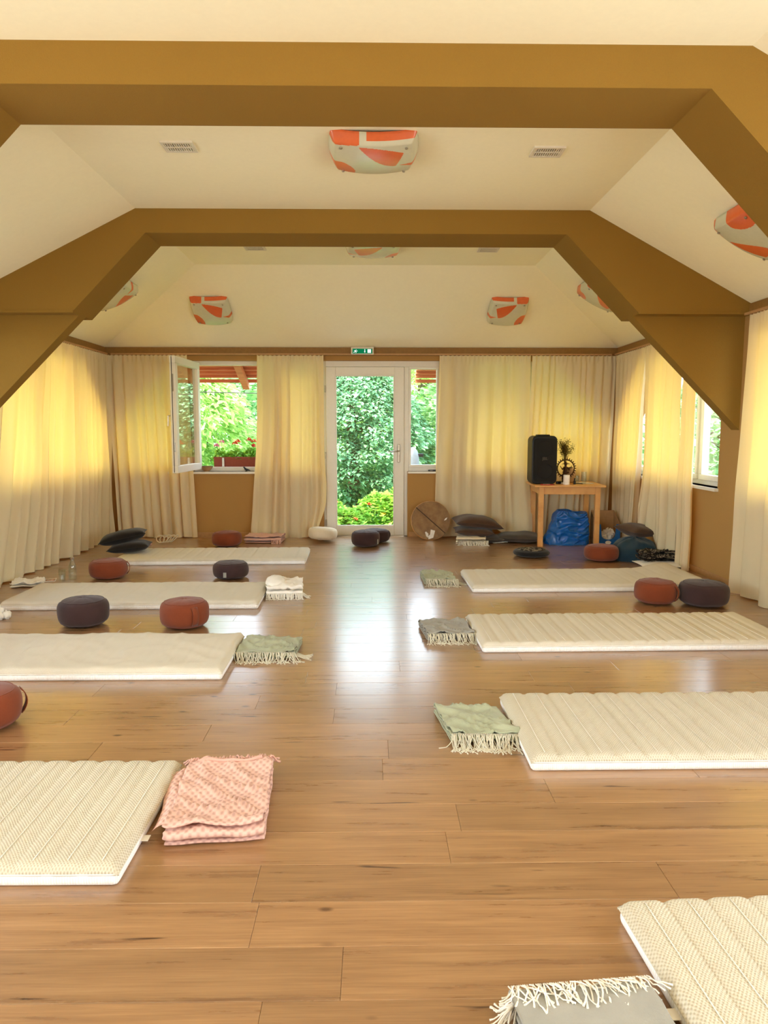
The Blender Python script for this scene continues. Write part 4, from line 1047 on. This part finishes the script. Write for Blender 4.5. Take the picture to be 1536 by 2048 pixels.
# ================================================================ SMALL THINGS
bo = empty('glass_bottle', (-2.835, 6.93, 0), 0, 'clear glass water bottle by the left curtain', 'bottle', 'clear bottles')
MB().lathe([(0.030, 0), (0.035, 0.005), (0.036, 0.09), (0.034, 0.13), (0.018, 0.17), (0.015, 0.195), (0.013, 0.195), (0.016, 0.168), (0.031, 0.13), (0.033, 0.09), (0.032, 0.008)], 28).build('bottle_body', M['bottle_glass'], bo, True, 50)
MB().lathe([(0.017, 0.188), (0.018, 0.19), (0.018, 0.21), (0.004, 0.212)], 20).build('screw_cap', M['metal'], bo, True, 40)
tumbler('clear water glass on the floor beside the glass bottle', -2.90, 6.85, 0.11, 0.032, z=0, grp='water glass on the floor')
mg = empty('magazine', (-3.07, 6.86, 0), 0.3, 'colourful magazine on the floor next to the glass bottle', 'magazine')
MB().rbox(-0.10, 0.10, -0.07, 0.07, 0, 0.006, .001).build('pages', M['paper'], mg)
t = NT('magazine_print'); v = t.coords(); n_ = t.noise(v, 14, 3); t.bsdf(t.ramp(n_, [(0.35, rgb('2f4a6e')), (0.5, rgb('d8cdb8')), (0.6, rgb('b0653c')), (0.7, rgb('3a2b28'))]), 0.4)
MB().box(-0.095, 0.095, -0.066, 0.066, 0.006, 0.0072).build('cover', t.m, mg)
r, f, H = blanket('crumpled white cloth on the floor under the left curtain hem', -3.22, 6.50, math.radians(15), 0.26, 0.22, 2, 0.02, M['white_fab'], 61, wr=0.03)
ws = empty('white_sock', (-2.79, 5.42, 0), 0.2, 'white scrunched cloth at the left edge of the photo', 'cloth')
MB().grid(24, 14, crum(0, 0, 0.045, 0.055, 4)).build('scrunched_cloth', M['white_fab'], ws, True)
MB().grid(18, 10, crum(0.06, 0.01, 0.03, 0.035, 7)).build('loose_end', M['white_fab'], ws, True)
ht = empty('wire_heart', (-2.55, 9.12, 0.0), 0, 'pale twisted ring ornament on the floor behind the far left mattress', 'ornament')
for k in range(5):
    c = -0.08 + k * .04
    MB().tube([(c + 0.05 * math.cos(i * PI / 8), 0.01 * k, 0.058 + 0.045 * math.sin(i * PI / 8 + k * .3)) for i in range(17)], 0.007, 6, False).build('loop', M['cream_fab'], ht, True)
pc = empty('pink_cloth', (-2.80, 8.86, 0.0), 0, 'small pink rolled cloth behind the black pillows on the left', 'cloth')
MB().tube([(-0.13, 0, 0.035), (-0.05, 0.01, 0.04), (0.05, 0, 0.04), (0.13, -.01, 0.035)], [0.025, 0.035, 0.037, 0.025], 14).build('cloth_roll', M['pink_plain'], pc, True)
MB().tube([(0.13, -.01, 0.035), (0.14, -.01, 0.035)], [0.025, 0.01], 14).build('rolled_end', M['pink_plain'], pc, True)
# bowl and bird on the sill, remote on the small sill
bw = empty('clay_bowl', (-2.17, YB + 0.03, SILL), 0, 'little glazed clay bowl on the open window sill', 'bowl')
MB().lathe([(0.03, 0), (0.034, 0.006), (0.06, 0.03), (0.084, 0.066), (0.082, 0.070), (0.078, 0.068), (0.055, 0.034), (0.02, 0.012)], 36).build('bowl_body', M['ceramic'], bw, True, 50)
MB().tube([(0.083 * math.cos(i * PI / 16), 0.083 * math.sin(i * PI / 16), 0.069) for i in range(33)], 0.0028, 6, False).build('rim', M['bronze'], bw, True)
bi = empty('bird_figurine', (-1.655, YB + 0.03, SILL), 0, 'tiny black bird figurine on the open window sill', 'figurine')
b = MB(); b.tube([(0.055, 0, 0.012), (0.035, 0, 0.018), (0.01, 0, 0.024), (-0.012, 0, 0.034), (-0.022, 0, 0.05), (-0.03, 0, 0.056), (-0.042, 0, 0.055)], [0.003, 0.009, 0.015, 0.014, 0.010, 0.008, 0.001], 10).build('bird_body', M['black'], bi, True)
MB().tube([(0.0, -0.012, 0.034), (0.03, -0.015, 0.022), (0.05, -0.013, 0.014)], [0.008, 0.006, 0.001], 8).build('wing', M['black'], bi, True)
MB().lathe([(0.018, 0), (0.018, 0.005), (0.004, 0.012)], 16).build('foot', M['black'], bi, True, 40)
rm = empty('remote_control', (0.79, YB + 0.01, SILL), 0, 'dark grey remote control on the small sill beside the door', 'remote')
MB().rbox(-0.06, 0.06, -0.018, 0.018, 0, 0.022, .005).build('casing', M['black'], rm)
MB().box(-0.035, 0.0, -0.0195, -0.0175, 0.008, 0.015).build('display', M['chrome'], rm)
# socket on the right wall
so = empty('wall_socket', (XR, 6.24, 0.31), 0, 'white socket plate low on the right wall, left of the near curtain', 'socket')
MB().rbox(-0.012, 0.0, -0.04, 0.04, -0.06, 0.06, .004).build('cover_plate', M['white_plastic'], so)
for z_ in (-0.028, 0.028): MB(lambda x, y, z: (-0.013 - z, x, y + z_)).lathe([(0.017, 0), (0.019, 0.002), (0.015, 0.003)], 20).build('outlet', M['white_plastic'], so, True, 40)

# exit sign
M['sign_green'] = emit('sign_green', '0f7a4d', 0.55)
M['sign_white'] = emit('sign_white', 'f2fff6', 0.75)
ex = empty('exit_sign', (-0.125, YB - 0.13, 2.36), 0, 'small green exit sign with running man above the door', 'sign')
MB().rbox(-0.145, 0.145, -0.0, 0.085, -0.005, 0.09, .006).build('housing', M['white_plastic'], ex)
MB().box(-0.125, 0.125, -0.003, 0.001, 0.006, 0.066).build('green_face', M['sign_green'], ex)
def sg(poly, nm): return MB().prism(poly, 'y', -0.005, -0.003).build(nm, M['sign_white'], ex)
sg([(0.065, 0.014), (0.108, 0.014), (0.108, 0.058), (0.065, 0.058)], 'door_pictogram')
sg([(0.026, 0.058), (0.034, 0.058), (0.034, 0.030), (0.040, 0.030), (0.030, 0.014), (0.020, 0.030), (0.026, 0.030)], 'arrow')
b = MB(); 
for seg, r_ in (([(-0.079, 0.052), (-0.078, 0.054)], 0.006), ([(-0.083, 0.045), (-0.090, 0.031)], 0.0048), ([(-0.090, 0.031), (-0.078, 0.024), (-0.084, 0.012)], 0.003), ([(-0.090, 0.031), (-0.100, 0.022), (-0.114, 0.020)], 0.003), ([(-0.083, 0.043), (-0.070, 0.034), (-0.062, 0.040)], 0.0024), ([(-0.084, 0.043), (-0.100, 0.044), (-0.106, 0.034)], 0.0024)):
    b.tube([(x, -0.004, z) for x, z in seg], r_, 8)
b.build('running_man', M['sign_white'], ex, True)

# ================================================================ CEILING LIGHTS AND VENTS
def pattern(u, v):
    """curved colour fields of the glass; u,v in 0..1"""
    if u < 0.02 + 0.26 * math.sqrt(max(0, 1 - ((v - 0.80) / 0.34) ** 2)) and v > 0.50: return 1
    if 0.34 < u < 0.86 and 0.10 + 0.55 * (u - .34) ** 2 < v < 0.12 + 0.62 * math.sin(max(0.0, (u - 0.34) / 0.52) * PI * .62) * 0.75 and u + v * .25 < .9: return 1
    if u > 0.80 and abs(v - 0.56 - 0.25 * (u - .8)) < 0.30 * (u - 0.78): return 1
    if u < 0.34 and v < 0.10 * (1 - u): return 1
    if u > .42 and v < 0.035: return 1
    return 0
def ceiling_light_at(loc, rot, label, flip=0, size=0.50, group='square glass ceiling lights'):
    root = empty('ceiling_light', loc, label=label, cat='ceiling light', group=group, rot=rot)
    S = size; n = 110
    def f(u, v):
        a, b_ = 2 * u - 1, 2 * v - 1
        pin = 1 - 0.05 * (a * a) - 0.0; pin2 = 1 - 0.05 * (b_ * b_)
        e = max(abs(a), abs(b_))
        z = -0.105 + 0.030 * (a * a + b_ * b_) + (0.06 * max(0, (e - .86) / .14) ** 1.6)
        return (S / 2 * a * (1 - .06 * (b_ * b_)), S / 2 * b_ * (1 - .06 * a * a), z)
    key = ('light', flip, size)
    if key in CACHE:
        o = bpy.data.objects.new('glass_shade', CACHE[key]); COL.objects.link(o); o.parent = root
        m = o.modifiers.new('thickness', 'SOLIDIFY'); m.thickness = 0.006
    else:
        b = MB(); b.grid(n, n, f)
        for k in range(len(b.f)):
            i, j = k % n, k // n; u, v = (i + .5) / n, (j + .5) / n
            if flip & 1: u = 1 - u
            if flip & 2: v = 1 - v
            b.m[k] = pattern(u, v)
        o = b.build('glass_shade', [M['lampglass'], M['lamporange']], root, True); solid(o, 0.006); CACHE[key] = o.data
    MB().lathe([(0.13, -0.002), (0.13, -0.035), (0.10, -0.045), (0.02, -0.045)][::-1], 32).build('base_plate', M['white_plastic'], root, True, 40)
    for sx in (-1, 1):
        for sy in (-1, 1):
            x, y = sx * S * .36, sy * S * .36
            MB().tube([(x, y, -0.001), (x, y, -0.07)], 0.005, 8).lathe([(0.004, -0.088), (0.010, -0.085), (0.010, -0.078), (0.005, -0.075)], 14, (x, y, 0)).build('fixing_knob', M['metal'], root, True, 40)
    return root
CACHE = {}
aH = math.atan2(ZT - ZC, YB - YH); aL = math.atan2(ZT - ZC, KL - XL); aR = math.atan2(ZT - ZC, XR - KR)
def zhip(y): return ZT - (y - YH) * math.tan(aH)
def zl(x): return ZC + (x - XL) * math.tan(aL)
def zr(x): return ZC + (XR - x) * math.tan(aR)
ceiling_light_at((0.01, 4.95, ZT), (0, 0, 0), 'square orange and white glass light on the flat ceiling between the two beams', 0, 0.56)
ceiling_light_at((0.01, 7.42, ZT), (0, 0, 0), 'square glass light with orange patches on the flat ceiling beyond the far beam', 1, 0.54)
ceiling_light_at((-1.90, 9.00, zhip(9.00)), (-aH, 0, 0), 'square glass light on the end slope, left of the exit sign', 0, 0.46)
ceiling_light_at((1.61, 9.00, zhip(9.00)), (-aH, 0, 0), 'square glass light on the end slope, right of the exit sign', 1, 0.46)
ceiling_light_at((-2.70, 7.90, zl(-2.70)), (0, -aL, 0), 'glass light on the left slope, partly hidden by the far beam', 2, 0.50)
ceiling_light_at((2.45, 8.05, zr(2.45)), (0, aR, 0), 'glass light on the right slope, partly hidden by the far beam', 0, 0.50)
ceiling_light_at((2.62, 5.12, zr(2.62)), (0, aR, 0), 'glass light on the right slope, at the right edge of the photo', 2, 0.52)
def vent(x, y, label):
    r_ = empty('air_vent', (x, y, ZT), 0, label, 'air vent', 'ceiling air vents')
    W, D = 0.205, 0.17; z0, z1 = -0.012, 0.0
    b = MB(); b.box(-W / 2, W / 2, -D / 2, -D / 2 + .02, z0, z1).box(-W / 2, W / 2, D / 2 - .02, D / 2, z0, z1).box(-W / 2, -W / 2 + .018, -D / 2 + .02, D / 2 - .02, z0, z1).box(W / 2 - .018, W / 2, -D / 2 + .02, D / 2 - .02, z0, z1).box(-W / 2 + .018, W / 2 - .018, -.006, .006, z0, z1)
    b.build('frame', M['white_plastic'], r_)
    MB().box(-W / 2 + .018, W / 2 - .018, -D / 2 + .02, D / 2 - .02, -0.003, -0.001).build('backing', M['dark'], r_)
    for i in range(12):
        xx = -W / 2 + .024 + i * (W - .048) / 11
        MB().box(xx - .0035, xx + .0035, -D / 2 + .02, D / 2 - .02, z0 + .002, -0.004).build('slat', M['white_plastic'], r_)
vent(-1.225, 4.95, 'white slatted ceiling vent left of the nearer central light')
vent(1.135, 5.00, 'white slatted ceiling vent right of the nearer central light')
vent(-1.16, 7.58, 'white slatted ceiling vent left of the farther central light')
vent(1.16, 7.62, 'white slatted ceiling vent right of the farther central light')

# ================================================================ OUTSIDE
tag(MB().box(-60, 60, YB + 1.6, 90, -0.8, -0.55).build('lawn', M['grass']), kind='structure')
tag(MB().box(-60, XL - TH, -30, YB + 1.6, -0.8, -0.56).box(XR + TH, 60, -30, YB + 1.6, -0.8, -0.56).box(XL - TH, XR + TH, -30, YF - TH, -0.8, -0.56).box(XL - TH, XR + TH, YB + TH, YB + 1.6, -0.8, -0.56).build('bounce_yard', M['bounce_ground']), kind='structure')  # made-up yard surface, there to bounce less green light onto the side curtains
tag(MB().rbox(-1.0, 1.3, YB + TH, YB + TH + 1.1, -0.55, -0.02, 0.01).build('doorstep', M['stone']), kind='structure')
# eaves: boards and rafters past the walls
ev = empty('eaves', (0, YB + TH, 0), kind='structure')
slope = math.tan(math.radians(20))
def eave_boards(u0, u1, n, first=0.12):
    for k in range(n):
        a = first + k * 0.115; z = 2.44 - a * slope
        MB().rbox(u0, u1, a, a + 0.112, z, z + 0.06, .003).build('eave_board', M['redwood'], ev)
eave_boards(XL - .8, -1.0, 7)
eave_boards(0.62, XR + .8, 7)
for xr in (-3.0, -1.83, 1.62, 2.75): MB().prism([(0.0, 2.44), (0.0, 2.34), (0.98, 2.34 - .98 * slope), (0.98, 2.42 - .98 * slope)], 'x', xr - .045, xr + .045).build('rafter', M['redwood'], ev)
MB().box(XL - .8, -1.0, 0.93, 0.955, 2.08, 2.13).build('fascia', M['redwood'], ev); MB().box(0.62, XR + .8, 0.93, 0.955, 2.08, 2.13).build('fascia', M['redwood'], ev)
sv = empty('shading_side_eaves', (0, 0, 0), kind='structure')  # unseen side eaves, reach set to cut the light on the side curtains
for s, X in ((-1, XL - TH), (1, XR + TH)):
    for k in range(5):
        a = k * 0.115; z = 2.44 - a * slope
        x0, x1 = sorted((X + s * a, X + s * (a + .11)))
        MB().rbox(x0, x1, YF - .5, YB + TH, z, z + 0.06, .003).build('eave_board', M['redwood'], sv)
cbl = MB().tube([(-7 + i, YB + 2.2 + 0.02 * i, 1.96 + 0.04 * math.sin(i * .5) + 0.006 * (i - 6) ** 2 * .4) for i in range(7)], 0.008, 6).build('power_cable', M['gasket'], None, True)
tag(cbl, 'thin dark power cable crossing outside the open window', 'cable')
cbl.location = (0, 0, 0)
# geranium box
bx_ = empty('flower_box', (-1.72, YB + TH + 0.13, SILL + 0.0), 0, 'terracotta planter box hooked outside the open window', 'planter')
MB().prism([(-0.07, 0), (0.07, 0), (0.085, 0.16), (0.095, 0.16), (0.095, 0.18), (-0.095, 0.18), (-0.095, 0.16), (-0.085, 0.16)], 'x', -0.41, 0.41).build('trough', M['terracotta'], bx_)
for x in (-0.28, 0.26): MB().rbox(x - .015, x + .015, -0.105, -0.09, 0.01, 0.17, .002).build('bracket', M['metal'], bx_)
M['ger_leaf'] = leaf_mat('geranium_leaf', [(0, rgb('5f8f2c')), (0.5, rgb('86b83f')), (1, rgb('b4d850'))])
def mound(name, parent, mat, c, rad, n, ls, sd, up=0.5):
    rd = random.Random(sd); b = MB()
    for _ in range(n):
        a = rd.random() * 6.283; q = rd.random() ** .5; p = Vector((c[0] + rad[0] * q * math.cos(a), c[1] + rad[1] * q * math.sin(a), c[2] + rad[2] * (1 - q * q) * rd.random() ** .4))
        s_ = ls * (.6 + .8 * rd.random()); n_ = Vector((rd.gauss(0, .7), rd.gauss(-.3, .7), 1)).normalized(); e1 = n_.orthogonal().normalized(); e2 = n_.cross(e1)
        th_ = rd.random() * 6.28; x_ = e1 * math.cos(th_) + e2 * math.sin(th_); y_ = n_.cross(x_)
        b.add([p - x_ * s_ * .5, p - y_ * s_ * .4 + x_ * s_ * .1, p + x_ * s_ * .6, p + y_ * s_ * .4 + x_ * s_ * .1], [(0, 1, 2, 3)])
    return b.build(name, mat, parent)
rd = random.Random(9)
for k, x in enumerate((-0.32, -0.12, 0.08, 0.28)):
    gp = empty('geranium_plant', (-1.72 + x, YB + TH + 0.13, SILL + 0.17), label=['geranium with coral blooms at the left end of the planter', 'geranium with orange blooms left of the planter middle', 'geranium with a red bloom right of the planter middle', 'geranium at the right end of the planter, by the curtain'][k], cat='plant', group='geraniums in the window box')
    lf = mound('foliage', gp, M['ger_leaf'], (0, 0, -0.01), (0.13, 0.09, 0.14), 150, 0.05, 30 + k); lf['kind'] = 'stuff'
    for j in range(2 if k != 3 else 3):
        hx, hy, hz = rd.gauss(0, .07), rd.gauss(0, .03), 0.14 + rd.random() * .14
        MB().tube([(hx * .3, hy * .3, 0.0), (hx, hy, hz)], 0.0025, 5).build('stalk', M['ger_leaf'], gp)
        cm = simple('bloom_%d_%d' % (k, j), ['e07a94', 'ef6a30', 'e0432c', 'ee5a3a'][k], 0.6)
        mound('bloom', gp, cm, (hx, hy, hz - .01), (0.034, 0.034, 0.04), 60, 0.022, 60 + k * 5 + j)
# trees and bushes
LM = {
 'conifer': leaf_mat('conifer_sprays', [(0, rgb('6c9c76')), (0.5, rgb('83b082')), (1, rgb('a0c690'))], 0.3),
 'light': leaf_mat('light_leaves', [(0, rgb('86ab5a')), (0.5, rgb('abcf72')), (1, rgb('d6ea98'))], 0.45),
 'mid': leaf_mat('mid_leaves', [(0, rgb('719c68')), (0.5, rgb('93bd7c')), (1, rgb('bcd998'))], 0.4),
 'bush': leaf_mat('bush_leaves', [(0, rgb('6a9a3c')), (0.5, rgb('9ac750')), (1, rgb('d2e86a'))], 0.4)}
def tree(name, label, cat, x, y, z0, h, rad, mat, n, ls, sd, shape='round', grp='trees beyond the far wall', trunk=True, droop=0.0, long=1.0, base=0.0, stuff=True):
    r_ = empty(name, (x, y, z0), 0, label, cat, grp); rd = random.Random(sd); b = MB()
    for _ in range(n):
        t_ = rd.random() ** .9; a = rd.random() * 6.283
        if shape == 'cone': R_ = rad * (1 - t_) ** .62 + .1; zc_ = base + (h - base) * t_
        else: R_ = rad * max(0.08, math.sin(PI * (0.12 + .86 * t_))) ** .7; zc_ = base + (h - base) * t_
        R_ *= 1 + 0.25 * nz(math.cos(a) * 1.4 + sd, math.sin(a) * 1.4, zc_ * 1.1) + 0.30 * nz(math.cos(a) * 4, math.sin(a) * 4, zc_ * 3 + sd)
        q = 0.72 + 0.30 * rd.random() ** .6
        p = Vector((R_ * q * math.cos(a), R_ * q * math.sin(a), zc_))
        out = Vector((math.cos(a), math.sin(a), 0.25 - droop)).normalized()
        d = (out + Vector((rd.gauss(0, .45), rd.gauss(0, .45), rd.gauss(0, .35)))).normalized(); e = d.cross(Vector((0, 0, 1)) + Vector((rd.gauss(0, .4), rd.gauss(0, .4), 0))).normalized()
        s_ = ls * (.6 + .8 * rd.random()); w_ = s_ * .42 / long
        k = Vector((0, 0, -droop * s_ * .5))
        b.add([p, p + d * s_ * .5 + e * w_, p + d * s_ + k, p + d * s_ * .5 - e * w_], [(0, 1, 2, 3)])
    o = b.build('crown', LM[mat], r_); 
    if stuff: o['kind'] = 'stuff'
    if trunk:
        MB().tube([(0, 0, 0), (0.03, 0, h * .35), (-0.02, 0.02, h * .65), (0, 0, h * .9)], [rad * .10 + .03, rad * .08 + .02, rad * .05 + .01, .01], 10).build('trunk', M['bark'], r_, True)
        for k in range(6):
            a = k * 1.05 + sd; zz = h * (.25 + .09 * k)
            MB().tube([(0, 0, zz), (rad * .35 * math.cos(a), rad * .35 * math.sin(a), zz + h * .06), (rad * .7 * math.cos(a), rad * .7 * math.sin(a), zz + h * .09)], [rad * .035 + .01, .02, .008], 6).build('branch', M['bark'], r_, True)
    return r_
tree('conifer', 'blue green conifer filling most of the door glass', 'tree', -0.45, 16.2, -0.6, 3.7, 1.7, 'conifer', 52000, 0.095, 3, 'round', droop=.35, long=1.2, base=.1)
tree('leafy_tree', 'light green tree with long drooping leaves outside the open window', 'tree', -3.9, 14.0, -0.6, 3.45, 1.7, 'light', 14000, 0.15, 5, droop=.5, long=1.7, base=.3)
tree('leafy_tree', 'soft green tree behind the small side light of the door', 'tree', 2.7, 17.8, -0.6, 4.0, 1.6, 'mid', 14000, 0.13, 7, droop=.1, base=.2)
tree('leafy_tree', 'pale green tree far behind, left of the conifer', 'tree', -6.0, 24.0, -0.6, 4.6, 3.2, 'mid', 16000, 0.2, 9, base=.2)
tree('leafy_tree', 'mid green tree outside the uncovered right window', 'tree', 6.4, 13.2, -0.6, 3.0, 1.5, 'mid', 9000, 0.14, 11, base=.2)
tree('leafy_tree', 'wide yellow green tree far behind the conifer on the right', 'tree', 2.2, 31.0, -0.6, 5.9, 6.0, 'light', 34000, 0.22, 13, base=.2)
for k, (x, y, h_, rr, lab) in enumerate(((-0.45, 12.2, 0.62, 0.42, 'low yellow green bush left of centre outside the door'), (0.15, 12.7, 0.85, 0.48, 'yellow green bush with orange flowers outside the door'), (0.75, 13.0, 1.1, 0.55, 'leafy bush seen at the right of the door glass'), (1.15, 12.4, 1.35, 0.5, 'bush below the side light of the door'), (-0.95, 12.6, 0.9, 0.5, 'bush just outside the left edge of the door'))):
    bs = tree('bush', lab, 'bush', x, y, -0.55, h_, rr, 'bush', 2600, 0.085, 40 + k, grp='bushes outside the door', trunk=False)
    rd = random.Random(k)
    for j in range(4):
        a = rd.random() * 6.28; cm = M['flower%d' % (j % 3)] = M.get('flower%d' % (j % 3)) or simple('flower_%d' % (j % 3), ['e8632a', 'f0c83a', 'f3e7e2'][j % 3], 0.6)
        mound('blossom', bs, cm, (rr * .75 * math.cos(a), -abs(rr * .8 * math.sin(a)), h_ * (.55 + .35 * rd.random())), (0.035, 0.03, 0.04), 30, 0.03, j)
lp = empty('garden_post', (0.62, 11.4, -0.55), 0, 'grey round topped post outside the side light of the door', 'post')
MB().lathe([(0.10, 0), (0.10, 1.45), (0.095, 1.55), (0.07, 1.63), (0.035, 1.68), (0.005, 1.69)], 28).build('post_body', M['post_grey'], lp, True, 50)
for z_ in (1.36, 1.54): MB().rbox(0.08, 0.16, -0.03, 0.03, z_, z_ + .05, .006).build('clasp', M['black'], lp)
